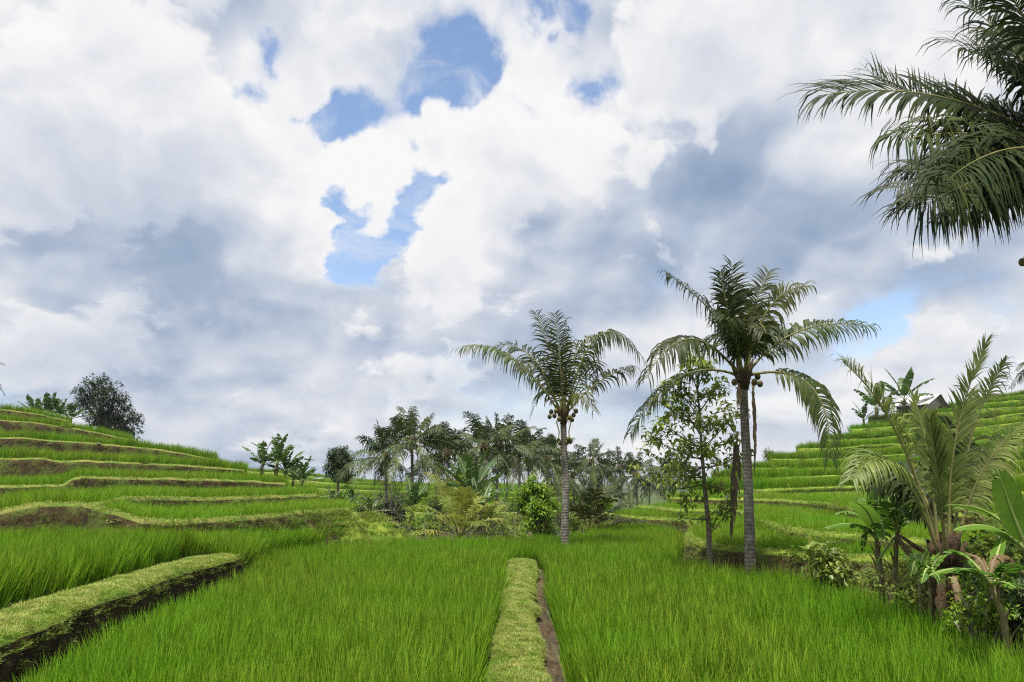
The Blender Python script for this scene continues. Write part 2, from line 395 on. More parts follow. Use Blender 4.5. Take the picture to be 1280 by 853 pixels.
GRASS_F = clump_objs('turf_far', 5, 26, .14, (.06, .14), .016, (.2, 1.1), (.3, 1.2), M['grass'], 2, (.0, .9), .05)
WEED = clump_objs('weed_tuft', 6, 24, .12, (.12, .36), .018, (.1, .9), (.3, 1.5), M['weed'], 3, (.0, .9), .06)
def broad_leaf_set(name, n, nl, size, rad, h, mat):
    c = bpy.data.collections.new(name + '_set')
    for k in range(n):
        mb = MB()
        for _ in range(nl):
            a = uni(0, 6.283); r = rad * math.sqrt(random.random())
            leaf(mb, V((r*math.cos(a), r*math.sin(a), uni(.02, h))), V((uni(-1, 1), uni(-1, 1), uni(-.3, .6))), size * uni(.6, 1.2), uni(0, .9))
        c.objects.link(mb.build(name, [mat], link=False))
    return c
def leaf(mb, p, d, s, tint, mat=0, aspect=.45):
    """one folded, pointed leaf"""
    d = d.normalized(); u = V((uni(-.5, .5), uni(-.5, .5), 1))
    sd = d.cross(u)
    if sd.length < 1e-3: sd = V((1, 0, 0))
    sd.normalize(); n = sd.cross(d)
    w = s * aspect
    dn = V((0, 0, -1))
    a = p; m1 = p + d * s * .42; tip = p + d * s + dn * s * uni(.05, .35)
    mb.add([a, m1 + sd*w*.5 + n*w*.18, m1, m1 - sd*w*.5 + n*w*.18, tip], [(0, 2, 1), (0, 3, 2), (1, 2, 4), (2, 3, 4)], tint, mat)
WEED_B = broad_leaf_set('broad_weed', 5, 26, .085, .16, .28, M['weed'])
WEED_S = broad_leaf_set('small_weed', 5, 22, .035, .09, .06, M['weed'])

_gn = {}
def scatter_group(coll):
    if coll.name in _gn: return _gn[coll.name]
    g = bpy.data.node_groups.new('scatter_' + coll.name, 'GeometryNodeTree')
    g.interface.new_socket('Geometry', in_out='INPUT', socket_type='NodeSocketGeometry')
    g.interface.new_socket('Geometry', in_out='OUTPUT', socket_type='NodeSocketGeometry')
    N = g.nodes; Lk = g.links
    gi = N.new('NodeGroupInput'); go = N.new('NodeGroupOutput')
    ci = N.new('GeometryNodeCollectionInfo'); ci.inputs['Collection'].default_value = coll
    ci.inputs['Separate Children'].default_value = True; ci.inputs['Reset Children'].default_value = True
    ip = N.new('GeometryNodeInstanceOnPoints'); ip.inputs['Pick Instance'].default_value = True
    def na(name, typ):
        n = N.new('GeometryNodeInputNamedAttribute'); n.data_type = typ; n.inputs['Name'].default_value = name
        return n.outputs['Attribute']
    Lk.new(gi.outputs[0], ip.inputs['Points']); Lk.new(ci.outputs[0], ip.inputs['Instance'])
    Lk.new(na('vi', 'INT'), ip.inputs['Instance Index'])
    Lk.new(na('rot', 'FLOAT_VECTOR'), ip.inputs['Rotation'])
    Lk.new(na('scl', 'FLOAT_VECTOR'), ip.inputs['Scale'])
    Lk.new(ip.outputs[0], go.inputs[0])
    _gn[coll.name] = g
    return g
def scatter(name, coll, pts, label, cat, group=None):
    """pts: (x, y, z, width scale, height scale, lean x, lean y)"""
    if not pts: return None
    me = bpy.data.meshes.new(name); me.from_pydata([p[:3] for p in pts], [], [])
    nvar = len(coll.objects)
    rot = []; scl = []; vi = []
    for p in pts:
        rot += [p[5], p[6], uni(0, 6.283) if len(p) < 8 else p[7]]; scl += [p[3], p[3], p[4]]; vi.append(random.randrange(nvar))
    for nme, ty, dat, key in (('rot', 'FLOAT_VECTOR', rot, 'vector'), ('scl', 'FLOAT_VECTOR', scl, 'vector'), ('vi', 'INT', vi, 'value')):
        a = me.attributes.new(nme, ty, 'POINT'); a.data.foreach_set(key, dat)
    o = bpy.data.objects.new(name, me); COL.objects.link(o)
    md = o.modifiers.new('scatter', 'NODES'); md.node_group = scatter_group(coll)
    return tag(o, label, cat, group, 'stuff')

# ---------------------------------------------------------------- ground to the horizon
def ground_z(x, y):
    r = math.hypot(x, y - 10)
    z = -1.25
    if r > 30: z -= min(1, (r - 30) / 60) * 1.2
    if r > 140: z -= min(1, (r - 140) / 900) * 9
    z += (nz((x * .06, y * .06, 0)) * .25) * min(1, r / 40) * min(1, 40 / max(r, 1) + .3)
    return z
mb = MB(); vs = []; fs = []
rings = [0, 4, 8, 12, 16, 20, 24, 28, 32, 37, 43, 50, 58, 68, 80, 95, 115, 140, 175, 220, 280, 360, 460, 600, 800, 1100, 1600, 2400, 3600, 5600]
NS = 96
for r in rings:
    for k in range(NS):
        a = 2*math.pi*k/NS; x = r*math.cos(a); y = 10 + r*math.sin(a)
        vs.append((x, y, ground_z(x, y)))
for i in range(len(rings) - 1):
    for k in range(NS):
        k2 = (k+1) % NS; fs.append((i*NS+k, (i+1)*NS+k, (i+1)*NS+k2, i*NS+k2))
mb.add(vs, fs)
tag(mb.build('ground', [M['ground']]), 'dark green valley floor running back to the horizon between the terraced hillsides', 'ground', kind='structure')

def ridge(name, x0, x1, y, zb, h, seed, label, n=90, depth=260):
    mb = MB(); vs = []; fs = []
    for i in range(n):
        x = lerp(x0, x1, i/(n-1)); e = math.sin(math.pi*i/(n-1)) ** .5
        t = zb + h * e * (.55 + .5*nz((x*.0022+seed, seed, 0)) + .22*nz((x*.009+seed, 3, 0)) + .10*nz((x*.05, seed, 1)))
        for j in range(6):
            q = j/5; yy = y + depth*(q-.0); zt = lerp(zb-8, t, math.sin(q*math.pi*.5)) + nz((x*.03, q*9, seed))*h*.05
            vs.append((x, yy, zt))
    for i in range(n-1):
        for j in range(5):
            fs.append((i*6+j, (i+1)*6+j, (i+1)*6+j+1, i*6+j+1))
    mb.add(vs, fs)
    tag(mb.build(name, [M['hill']]), label, 'hill', kind='structure')
ridge('hill', -700, 1100, 900, -12, 12, 4.2, 'low hazy blue hill far beyond the palms')

# ---------------------------------------------------------------- terraces
def cat_rom(P, step):
    out = []
    n = len(P)
    for i in range(n - 1):
        p0 = P[max(i-1, 0)]; p1 = P[i]; p2 = P[i+1]; p3 = P[min(i+2, n-1)]
        m = max(2, int((p2 - p1).length / step) + 1)
        for k in range(m):
            t = k / m; t2 = t*t; t3 = t2*t
            out.append((.5*((2*p1) + (p2-p0)*t + (2*p0-5*p1+4*p2-p3)*t2 + (3*p1-p0-3*p2+p3)*t3), i + t))
    out.append((P[-1].copy(), n - 1.0))
    return out
def samp(P, u):
    i = min(int(u), len(P) - 2); t = u - i
    return P[i].lerp(P[i+1], t)
TERR = {}
def terrace(key, lip, back, h, bw=.42, run=.25, step=.35, mats=None, label='', rice=None, grass=True, mud=.12, weedy=0, ends=True, wob=1.0):
    """lip / back: matched lists of points, the bund's outer edge and the foot of the next bank; run: bank's horizontal run (one or one per point)"""
    S = cat_rom(lip, step)
    m = mats or [M['turf'], M['soil'], M['mud']]
    runs = run if isinstance(run, list) else ([run(q / (len(lip) - 1)) for q in range(len(lip))] if callable(run) else [run] * len(lip))
    hs = h if isinstance(h, list) else [h] * len(lip)
    bws = bw if isinstance(bw, list) else [bw] * len(lip)
    rows = []; fld = []
    for p, u in S:
        b = samp(back, u); d = V((b.x - p.x, b.y - p.y, 0)); dist = d.length
        d.normalize()
        i = min(int(u), len(lip) - 2); t = u - i
        rn = lerp(runs[i], runs[i+1], t); hh = lerp(hs[i], hs[i+1], t); w = lerp(bws[i], bws[i+1], t)
        w = min(w, dist * .5)
        q = (p.x * .9, p.y * .9, key_hash(key))
        j = (nz(q, 1.1) * .10 + nz(q, 3.3) * .06) * (1 + (wob - 1) * .5) + (wob - 1) * .16 * nz(q, .28)
        lz_ = p.z + nz(q, 1.7) * .035 + (wob - 1) * .045 * nz(q, .35)
        pr = []
        for k, (rr, zz_) in enumerate(((1.12, 1.0), (.98, .80), (.80, .55), (.55, .32), (.28, .14))):
            jj = nz((p.x*2.1, p.y*2.1, zz_*3), 1.6) * .10 * min(1, hh)
            pr.append(p - d * (rn * rr + j * (1 - k*.1) + jj) + V((0, 0, lz_ - p.z - hh * zz_)))
        pr.append(p - d * (.05 + j) + V((0, 0, lz_ - p.z - .045)))
        pr.append(p - d * (j - .03) + V((0, 0, lz_ - p.z)))
        pr.append(p + d * (w * .35) + V((0, 0, lz_ - p.z + .03 + nz(q, 4) * .02)))
        pr.append(p + d * (w * .75) + V((0, 0, lz_ - p.z + .015 + nz(q, 5) * .02)))
        pr.append(p + d * (w + nz(q, 2.5) * .06) + V((0, 0, -.03)))
        pr.append(p + d * (w + .10) + V((0, 0, -mud)))
        e = V((b.x, b.y, p.z - mud)) + d * .35
        pr.append(e)
        rows.append(pr); fld.append((pr[-2], e, p, d, w, u))
    mb = MB(); n = len(rows[0]); vs = [x for r in rows for x in r]; fs = []; 
    mb.add(vs, [])
    b0 = 0
    for i in range(len(rows) - 1):
        for k in range(n - 1):
            mb.f.append((i*n+k, (i+1)*n+k, (i+1)*n+k+1, i*n+k+1)); mb.sm.append(True)
            mb.m.append(1 if k < 5 else (0 if k < 10 else 2))
    if ends:   # far side and flanks drop into the hill
        for side in (0, len(rows) - 1):
            r = rows[side]; lo = [V((x.x, x.y, min(r[0].z, x.z - 1.5))) for x in r]
            mb.add(r + lo, [(k, k+1, n+k+1, n+k) for k in range(n-1)], .5, 1)
        bk = [r[-1] for r in rows]; lo = [V((x.x, x.y, x.z - 2.5)) for x in bk]
        mb.add(bk + lo, [(k, k+1, len(bk)+k+1, len(bk)+k) for k in range(len(bk)-1)], .5, 1)
    o = mb.build('terrace', m)
    tag(o, label, 'terrace', kind='structure')
    TERR[key] = (rows, fld)
    return rows, fld
def key_hash(k): return (sum(ord(c) * (i + 3) for i, c in enumerate(k)) % 97) * 1.37
def rice_on(key, label, coll, dens, hs=(.85, 1.1), ws=1.0, front=2.5, thin=.5, skip=None, lean=.0, edge=0.05, u0=None, u1=None):
    """rice clumps on a terrace; dense in the first metres behind the bund"""
    rows, fld = TERR[key]; pts = []
    for i in range(len(fld) - 1):
        a0, b0, p0, d0, w0, uu0 = fld[i]; a1, b1, p1, d1, w1, uu1 = fld[i+1]
        if (u0 is not None and uu0 < u0) or (u1 is not None and uu0 > u1): continue
        wdt = (a1 - a0).length * .5 + (b1 - b0).length * .5
        dep = (b0 - a0).length
        for band, (s0, s1, dn) in enumerate(((0, min(1, front/max(dep, .01)), dens), (min(1, front/max(dep, .01)), 1.0, dens*thin))):
            if s1 - s0 < .001: continue
            c = wdt * dep * (s1 - s0) * dn; c = int(c) + (random.random() < c - int(c))
            for _ in range(c):
                t = random.random(); s = uni(s0, s1)
                if s * dep > dep - .42: continue
                P = a0.lerp(a1, t).lerp(b0.lerp(b1, t), s)
                if skip and skip(P): continue
                e = min(1.0, s * dep / .5)
                hh = uni(*hs) * (1 + .12 * nz((P.x*.5, P.y*.5, 4)) + .10 * nz((P.x*2, P.y*2, 8)))
                out = (1 - e) * lean
                pts.append((P.x, P.y, P.z - .02, ws * uni(.85, 1.2), hh, uni(-.09, .09) + out * -d0.y * -1, uni(-.09, .09) - out * d0.x))
    scatter('rice', coll, pts, label, 'rice', 'rice crops on the terraces')
def turf_on(keys, label, coll, dens, ws=1.0, hs=1.0, face=.25, lipd=1.6):
    pts = []
    for key in keys:
        rows, fld = TERR[key]
        for i in range(len(rows) - 1):
            r0, r1 = rows[i], rows[i+1]
            ln = (r1[6] - r0[6]).length
            for k0, k1, dn in ((4, 6, lipd), (6, 7, 1.0), (7, 8, 1.0), (8, 9, 1.0), (9, 10, .8), (3, 4, face), (2, 3, face*.7), (1, 2, face*.6)):
                wd = (r0[k1] - r0[k0]).length
                c = ln * wd * dens * dn; c = int(c) + (random.random() < c - int(c))
                for _ in range(c):
                    t, s = random.random(), random.random()
                    P = r0[k0].lerp(r1[k0], t).lerp(r0[k1].lerp(r1[k1], t), s)
                    pts.append((P.x, P.y, P.z - .008, ws*uni(.7, 1.2), hs*uni(.6, 1.3), uni(-.3, .3), uni(-.3, .3)))
    scatter('short_grass', coll, pts, label, 'grass', 'short grass on the bunds')
def weeds_on(keys, label, coll, dens, ks=((0, 1), (1, 2), (2, 3), (3, 4), (4, 6)), ws=1.0, hs=1.0, u0=None, u1=None, thr=-.2, name='weed'):
    pts = []
    for key in keys:
        rows, fld = TERR[key]
        for i in range(len(rows) - 1):
            if (u0 is not None and fld[i][5] < u0) or (u1 is not None and fld[i][5] > u1): continue
            r0, r1 = rows[i], rows[i+1]; ln = (r1[6] - r0[6]).length
            for k0, k1 in ks:
                c = ln * (r0[k1] - r0[k0]).length * dens; c = int(c) + (random.random() < c - int(c))
                for _ in range(c):
                    t, s = random.random(), random.random()
                    P = r0[k0].lerp(r1[k0], t).lerp(r0[k1].lerp(r1[k1], t), s)
                    if nz((P.x*.8, P.y*.8, P.z*1.5)) < thr: continue
                    pts.append((P.x, P.y, P.z - .02, ws*uni(.6, 1.3), hs*uni(.6, 1.3), uni(-.4, .4), uni(-.4, .4)))
    scatter(name, coll, pts, label, 'weeds', 'weeds on the banks')
def px_terrace(lip, nxt, dz_mud=.12, ext=7.0):
    """matched front and back lists from a lip given as (photo x, photo y, distance) and the next lip above"""
    def dep(px, Lp):
        if px < Lp[0][0] or px > Lp[-1][0]: return None
        for a, b in zip(Lp, Lp[1:]):
            if a[0] <= px <= b[0]: return lerp(a[2], b[2], (px-a[0])/max(1e-6, b[0]-a[0]))
    xs = set(a[0] for a in lip)
    x = lip[0][0]
    while x < lip[-1][0]: xs.add(x); x += 40
    if nxt:
        for q in (nxt[0][0], nxt[-1][0]):
            if lip[0][0] < q < lip[-1][0]: xs.add(q); xs.add(q + (6 if q == nxt[-1][0] else -6))
    xs = sorted(xs); Fr = []; Bk = []
    last = []
    for px in xs:
        if px < lip[0][0] or px > lip[-1][0]: continue
        for a, b in zip(lip, lip[1:]):
            if a[0] <= px <= b[0]:
                t = (px-a[0])/max(1e-6, b[0]-a[0]); py = lerp(a[1], b[1], t); d = lerp(a[2], b[2], t); break
        p = W(px, py, d); Fr.append(p)
        e = dep(px, nxt) if nxt else None
        Bk.append(XY(px, max(e if e else d + ext, d + .6), p.z - dz_mud))
    return Fr, Bk

# --- left hillside, bottom to top
LH = {
 'TC': [(104, 633, 15.7), (125, 636.5, 15.2), (146, 643, 14.8), (163, 649, 14.8), (178, 653, 14.9), (206, 654.5, 15.5), (242, 652, 16.3), (290, 650, 17.4), (330, 646, 18.4), (370, 642.5, 19.6), (400, 640, 20.6), (432, 637.5, 21.6)],
 'TB': [(-420, 652, 14.2), (-200, 645, 14.8), (0, 640, 15.4), (37, 632.5, 15.6), (60, 630.5, 15.8), (112, 632, 16.2), (135, 629, 17.2), (160, 624, 18.6), (210, 624, 20.8), (260, 624.5, 22.8), (300, 623, 24), (350, 621, 26), (395, 619, 28)],
 'TD': [(-420, 613, 22), (-200, 611, 22.6), (0, 608.5, 23.4), (45, 608, 23.8), (78, 606, 24.2), (90, 599, 24.5), (105, 597, 24.8), (150, 598, 26), (200, 599, 27.5), (260, 600, 29), (320, 602.5, 31), (357, 605, 32.5)],
 'TE': [(-420, 565, 27), (-200, 569, 28.5), (0, 573.5, 30.5), (50, 574, 31), (75, 577, 31.4), (110, 577, 32), (170, 579.5, 33.4), (240, 583, 35.5), (305, 588.5, 38)],
 'TF': [(-420, 535, 33), (-200, 540, 35), (0, 547.5, 38), (30, 547.5, 38.5), (70, 551, 39.2), (120, 555, 40.2), (180, 560.5, 41.5), (230, 567, 43), (268, 575, 44.5)],
 'TG': [(-420, 500, 40), (-200, 513, 42), (0, 525, 45), (40, 528.5, 46), (80, 534, 47), (120, 541, 48.3), (162, 550, 50)],
 'TH': [(-420, 478, 46), (-200, 498, 48.5), (0, 512, 52), (25, 515, 52.6), (50, 519, 53.2), (85, 527, 54.5)],
}
ORD = ['TC', 'TB', 'TD', 'TE', 'TF', 'TG', 'TH']
HH = {'TC': 1.25, 'TB': 1.6, 'TD': 1.0, 'TE': 1.25, 'TF': 1.5, 'TG': 1.8, 'TH': 1.4}
WORDS = {'TC': 'lowest short terrace of the left hillside with a grassy lip beside the main paddy', 'TB': 'left hillside terrace with a tall brown earth bank facing the foreground rice block',
 'TD': 'left hillside terrace just below eye level, its lip stepping up near the left edge', 'TE': 'left hillside terrace ending at the banana plants, dark bank at its left end',
 'TF': 'left hillside terrace whose end makes the skyline right of the big tree', 'TG': 'second highest left terrace with a long brown bank below its pale lip', 'TH': 'topmost terrace of the left hillside under the bananas on the ridge'}
for i, k in enumerate(ORD):
    nx = LH[ORD[i+1]] if i + 1 < len(ORD) else None
    Fr, Bk = px_terrace(LH[k], nx)
    st = .3 if i < 3 else .5
    terrace(k, Fr, Bk, HH[k], bw=[.5, .55, .35, .30, .28, .28, .25][i], run=(lambda f: .25 + max(0, f - .55) * 3.2) if k == 'TC' else (.22 if k != 'TB' else .35), step=st, wob=1.0 + .18 * i, label=WORDS[k], mud=.23 if i < 3 else .15)
random.seed(21)
RW = {'TC': 'rice strip on the lowest short terrace of the left hillside', 'TB': 'rice on the left terrace above the tall brown bank', 'TD': 'rice on the left terrace at eye level behind the stepped lip',
 'TE': 'rice strip on the left terrace that ends at the banana plants', 'TF': 'rice strip on the skyline of the left hill, right of the big tree', 'TG': 'rice strip just below the big tree on the left ridge', 'TH': 'highest strip of rice on the left ridge'}
for k, dn, sc in (('TC', 34, .88), ('TB', 30, .98), ('TD', 24, 1.08), ('TE', 16, 1.15), ('TF', 13, 1.2), ('TG', 11, 1.2), ('TH', 11, 1.25)):
    rice_on(k, RW[k], RICE_M if k in ('TC', 'TB', 'TD') else RICE_F, dn, (sc*.85, sc*1.08), 1.0, front=1.8, thin=.4, lean=.1, skip=(lambda P: P.x / P.y < -.50) if k == 'TC' else None)
turf_on(['TC', 'TB'], 'short yellow green grass on the lowest bunds of the left hillside', GRASS_F, 80, .6, .45, .06, .5)
turf_on(['TD', 'TE', 'TF', 'TG', 'TH'], 'short yellow green grass on the upper bunds of the left hillside', GRASS_F, 24, .8, .45, .05, .4)
weeds_on(['TC', 'TB'], 'patchy weeds growing on the lowest brown banks of the left hillside', WEED_S, 30, ws=1.2, hs=1.1, thr=.05)
weeds_on(['TD', 'TE', 'TF', 'TG'], 'mossy weeds on the upper brown banks of the left hillside', WEED_S, 9, ws=1.8, hs=1.6, thr=.1)

weeds_on(['TC'], 'grass tufts greening the right half of the lowest left terrace bank', WEED, 22, u0=6, ws=.8, hs=.6, thr=-.3)
# --- foreground left bund with its dark cut face, and the rice block behind it
ZL = .40
lipL = [V((-3.1, 1.0, ZL)), V((-3.5, 3.8, ZL)), Wz(0, 800, ZL), Wz(60, 775, ZL), Wz(100, 759, ZL), Wz(150, 742, ZL), Wz(200, 723, ZL), Wz(250, 708, ZL), Wz(288, 698, ZL), Wz(299, 694, ZL-.02)]
backL = [V((-9, 1.0, .2)), V((-10, 4.0, .2)), V((-11, 6.5, .2)), V((-12, 9, .2)), V((-12.5, 11, .2)), V((-12.3, 12.4, .2)), V((-11, 14, .2)), V((-9.4, 14.3, .2)), V((-7.4, 14.2, .2)), V((-5.9, 13.9, .2))]
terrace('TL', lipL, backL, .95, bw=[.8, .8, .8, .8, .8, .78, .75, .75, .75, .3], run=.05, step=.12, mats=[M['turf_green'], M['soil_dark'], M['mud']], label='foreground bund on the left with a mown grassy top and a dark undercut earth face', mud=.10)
def bund_shade_edge(P): return False
rice_on('TL', 'tall rice block leaning over the foreground bund on the left', RICE_N, 52, (.95, 1.15), 1.0, front=3.0, thin=.6, lean=.13)
turf_on(['TL'], 'mown short grass covering the foreground bund on the left', GRASS_N, 900, 1.0, .75, .04, .7)
weeds_on(['TL'], 'small weeds hanging on the dark face of the foreground bund', WEED_S, 60, ks=((1, 2), (2, 3), (3, 4), (4, 5), (5, 6)), ws=.8, hs=.8, thr=.0)

# --- main paddy floor, the path through it
mb = MB(); nx_, ny_ = 60, 80; vs = []; fs = []
for j in range(ny_):
    for i in range(nx_):
        x = lerp(-11, 7.5, i/(nx_-1)); y = lerp(-6, 32, j/(ny_-1))
        vs.append((x, y, -.27 + nz((x*1.3, y*1.3, 0))*.03))
for j in range(ny_-1):
    for i in range(nx_-1):
        a = j*nx_+i; fs.append((a, a+1, a+nx_+1, a+nx_))
mb.add(vs, fs)
tag(mb.build('paddy', [M['mud']]), 'muddy floor of the main paddy under the rice on both sides of the path', 'paddy', kind='structure')
PATH = [(-4, .02, .30, .28), (0, .03, .30, .28), (3, .03, .31, .28), (5, .03, .29, .26), (6.5, .03, .27, .25), (7.6, .05, .25, .23), (9.0, .06, .24, .22), (10.5, .08, .21, .19), (12, .10, .22, .20), (14, .14, .24, .23), (15.5, .18, .27, .26), (17.2, .22, .28, .26), (18.2, .20, .2, .22), (18.9, .12, .08, .12)]
def path_at(y):
    for a, b in zip(PATH, PATH[1:]):
        if a[0] <= y <= b[0]:
            t = (y-a[0])/(b[0]-a[0]); t = t*t*(3-2*t)
            return [lerp(a[i], b[i], t) for i in (1, 2, 3)]
    return list((PATH[0] if y < PATH[0][0] else PATH[-1])[1:])
rows = []; y = -4.0
while y < 18.9:
    c, wl, wr = path_at(y)
    jl = nz((0, y*1.3, 0))*.09 + nz((0, y*5, 3))*.025; jr = nz((5, y*1.3, 0))*.09 + nz((5, y*5, 3))*.03
    zt = nz((2, y*.5, 0))*.03 - max(0, y-17.6)*.14
    L_, R_ = c - wl + jl, c + wr + jr
    n2_ = nz((9, y*2.2, 0))*.03
    prof = [(L_-.10, -.30), (L_-.05, -.16), (L_-.01+n2_, -.06), (L_+.02, -.012), (L_+.08, .006), (lerp(L_, R_, .3), .022), (lerp(L_, R_, .5), .026+nz((1, y*3, 0))*.012), (lerp(L_, R_, .7), .018), (R_-.07, .008), (R_-.02, -.015), (R_+.00+n2_, -.10),
            (R_+.02, -.155+n2_), (R_+.08, -.18+nz((3, y*4, 0))*.05), (R_+.17+nz((6, y*2, 0))*.06, -.20), (R_+.22, -.30)]
    rows.append([V((x, y, z + zt + (nz((x*4, y*3, 1))*.009 if z > -.1 else 0))) for x, z in prof]); y += .07
mb = MB(); n = len(rows[0]); mb.add([p for r in rows for p in r], [])
for i in range(len(rows)-1):
    for k in range(n-1):
        mb.f.append((i*n+k, i*n+k+1, (i+1)*n+k+1, (i+1)*n+k)); mb.sm.append(True)
        mb.m.append(0 if 3 <= k < 9 else (2 if k in (11, 12, 13) else 1))
tag(mb.build('path', [M['turf_path'], M['soil'], M['ledge']]), 'narrow grassy bund path running straight through the rice, bare earth along its right side', 'path', kind='structure')
PATHROWS = rows
pts = []
for i in range(len(rows)-1):
    y = rows[i][0].y
    if y < 2: continue
    for k in range(3, 10):
        a = (rows[i][k+1]-rows[i][k]).length * .09
        c = a * 1500; c = int(c) + (random.random() < c - int(c))
        for _ in range(c):
            t, s = random.random(), random.random()
            P = rows[i][k].lerp(rows[i+1][k], t).lerp(rows[i][k+1].lerp(rows[i+1][k+1], t), s)
            if nz((P.x*5, P.y*5, 2)) > .27: continue
            pts.append((P.x, P.y, P.z-.004, uni(.6, 1.0), uni(.35, .9) * (1.25 if k in (3, 8, 9) else 1), uni(-.35, .35), uni(-.35, .35)))
scatter('short_grass', GRASS_N, pts, 'trodden short grass on the narrow path through the rice', 'grass', 'short grass on the bunds')

# --- right side: curving bunds, then the hill steps
R1 = [Wz(757, 644, .42), Wz(800, 647, .42), Wz(840, 650, .42), Wz(868, 656, .42), Wz(860, 670, .42), Wz(887, 683.5, .42), Wz(945, 690, .42), Wz(1000, 693, .42), Wz(1057, 698, .42), Wz(1140, 704, .42), V((6.75, 9.6, .42)), V((7.0, 5, .42)), V((7.2, -1, .42))]
R2 = [Wz(795, 633, .65), Wz(820, 635, .65), Wz(842, 637.5, .65), Wz(925, 640, .65), Wz(945, 643, .65), Wz(952, 651.5, .65), Wz(975, 660, .65), Wz(1000, 664.5, .65), Wz(1035, 669, .65), Wz(1075, 672, .65), V((8.6, 11, .65)), V((9.8, 5, .65)), V((10, -1, .65))]
R3 = [Wz(838, 623, .95), Wz(860, 623.5, .95), Wz(885, 624, .95), Wz(920, 624.2, .95), Wz(941, 624.6, .95), Wz(970, 625.6, .95), Wz(1000, 627.2, .95), Wz(1030, 630, .95), Wz(1060, 635, .95), Wz(1090, 638, .95), V((11.5, 15, .95)), V((13, 6, .95)), V((13.5, -1, .95))]
R4b = [V((p.x + a, p.y + b, p.z)) for p, (a, b) in zip(R3, ((1, 5), (1.5, 5), (2, 5), (2, 4), (2.5, 4), (3, 5), (3.5, 6.5), (4, 8), (5, 10), (6, 9), (7, 6), (8, 3), (9, 0)))]
GREEN = [M['turf'], M['soil_green'], M['mud']]
terrace('R1', R1, R2, [.8]*13, bw=[.45, .45, .5, .6, .6, .5, .45, .45, .6, .8, .9, .9, .9], run=[.3, .3, .3, .3, .35, .25, .25, .3, .7, 1.15, 1.5, 1.7, 1.7], step=.25, mats=[M['turf_green'], M['soil'], M['mud']], label='curving grassy bund along the right side of the main paddy behind the tall palm', mud=.32)
terrace('R2', R2, R3, .7, bw=.55, run=.25, step=.3, mats=[M['turf_green'], M['soil'], M['mud']], label='second curving terrace of the right side behind the tall palm', mud=.34)
terrace('R3', R3, R4b, .7, bw=.5, run=.25, step=.4, mats=[M['turf_green'], M['soil'], M['mud']], label='third terrace of the right side, nearly at eye level', mud=.28)
RH = {
 'R4': [(862, 613, 39), (900, 612, 38), (979, 611.5, 37), (1076, 610.5, 35), (1180, 612, 31), (1300, 615, 27), (1520, 622, 22)],
 'R5': [(893, 600, 43), (941, 599, 42.5), (1063, 597, 41), (1180, 593, 38), (1300, 589, 35), (1520, 580, 31)],
 'R6': [(915, 589, 47), (941, 587.5, 47), (1065, 585, 46), (1180, 579, 44), (1300, 573, 41), (1520, 560, 37)],
 'R7': [(964, 575, 52), (1065, 572, 51), (1180, 564, 49), (1300, 557, 47), (1520, 545, 43)],
 'R8': [(998, 562.5, 57), (1065, 559, 56), (1180, 550, 55), (1300, 542, 53), (1520, 525, 49)],
 'R9': [(1032, 549.5, 62), (1095, 546.5, 61), (1180, 538, 60), (1300, 528, 58), (1520, 512, 54)],
 'R10': [(1063, 537.5, 67), (1110, 534.5, 66), (1180, 526.5, 65), (1300, 515.5, 63), (1520, 500, 60)],
 'R11': [(1088, 525.5, 72), (1180, 516.5, 71), (1300, 505.5, 69), (1520, 490, 66)],
 'R12': [(1150, 513, 77), (1225, 505, 76), (1300, 497.5, 74), (1520, 480, 71)],
 'R13': [(1213, 503, 82), (1300, 490, 80), (1520, 470, 77)],
}
RO = list(RH)
NUM = ['first', 'second', 'third', 'fourth', 'fifth', 'sixth', 'seventh', 'eighth', 'ninth', 'tenth']
for i, k in enumerate(RO):
    nx = RH[RO[i+1]] if i + 1 < len(RO) else None
    Fr, Bk = px_terrace(RH[k], nx)
    terrace(k, Fr, Bk, 1.1 if i else .9, bw=.22, run=.3, step=.6, mats=[M['turf_green'], M['soil_green'], M['mud']], label=f'green step of the right hill, {NUM[i]} from the bottom' if i < 9 else 'topmost green step of the right hill', mud=.05, wob=4.0)
rice_on('R1', 'rice curving behind the tall palm on the lowest right terrace', RICE_N, 34, (.78, 1.0), 1.15, front=4, thin=.8, lean=.12)
rice_on('R2', 'rice on the second right terrace behind the tall palm', RICE_M, 26, (.8, 1.0), 1.1, front=9, thin=.7, lean=.12)
rice_on('R3', 'rice on the third right terrace at eye level', RICE_M, 20, (.85, 1.08), 1.2, front=4, thin=.5, lean=.12)
for i, k in enumerate(RO):
    d = 14 if i < 2 else 11
    rice_on(k, f'rice on the {NUM[i]} step of the right hill' if i < 9 else 'rice on the topmost step of the right hill', RICE_F, d, (.98, 1.25), 1.05, front=2.2, thin=.35, lean=.15)
turf_on(['R1'], 'yellow green grass on the curving bund beside the tall palm', GRASS_F, 130, .5, .42, .25)
turf_on(['R2', 'R3', 'R4'], 'short grass on the second and third bunds of the right side', GRASS_F, 60, .6, .45, .15)
turf_on(RO[1:], 'short grass on the steps of the right hill', GRASS_F, 5, 1.1, .5, .3)
weeds_on(['R1'], 'leafy weeds on the bank between the main paddy and the right bund', WEED_B, 26, u0=6.3, ws=.9, hs=.8, thr=-.25)
weeds_on(['R1'], 'tufts of long grass on the bank of the right bund', WEED, 14, u0=4.5, ws=.7, hs=.6, thr=-.1)
weeds_on(['R4', 'R5', 'R6'], 'rank grass on the weedy left ends of the lower right hill steps', WEED, 9, u1=4, ws=1.6, hs=1.3, thr=-.2)
weeds_on(RO[2:], 'rank grass on the banks of the right hill', WEED, 3.2, ws=1.8, hs=1.3, thr=-.05)

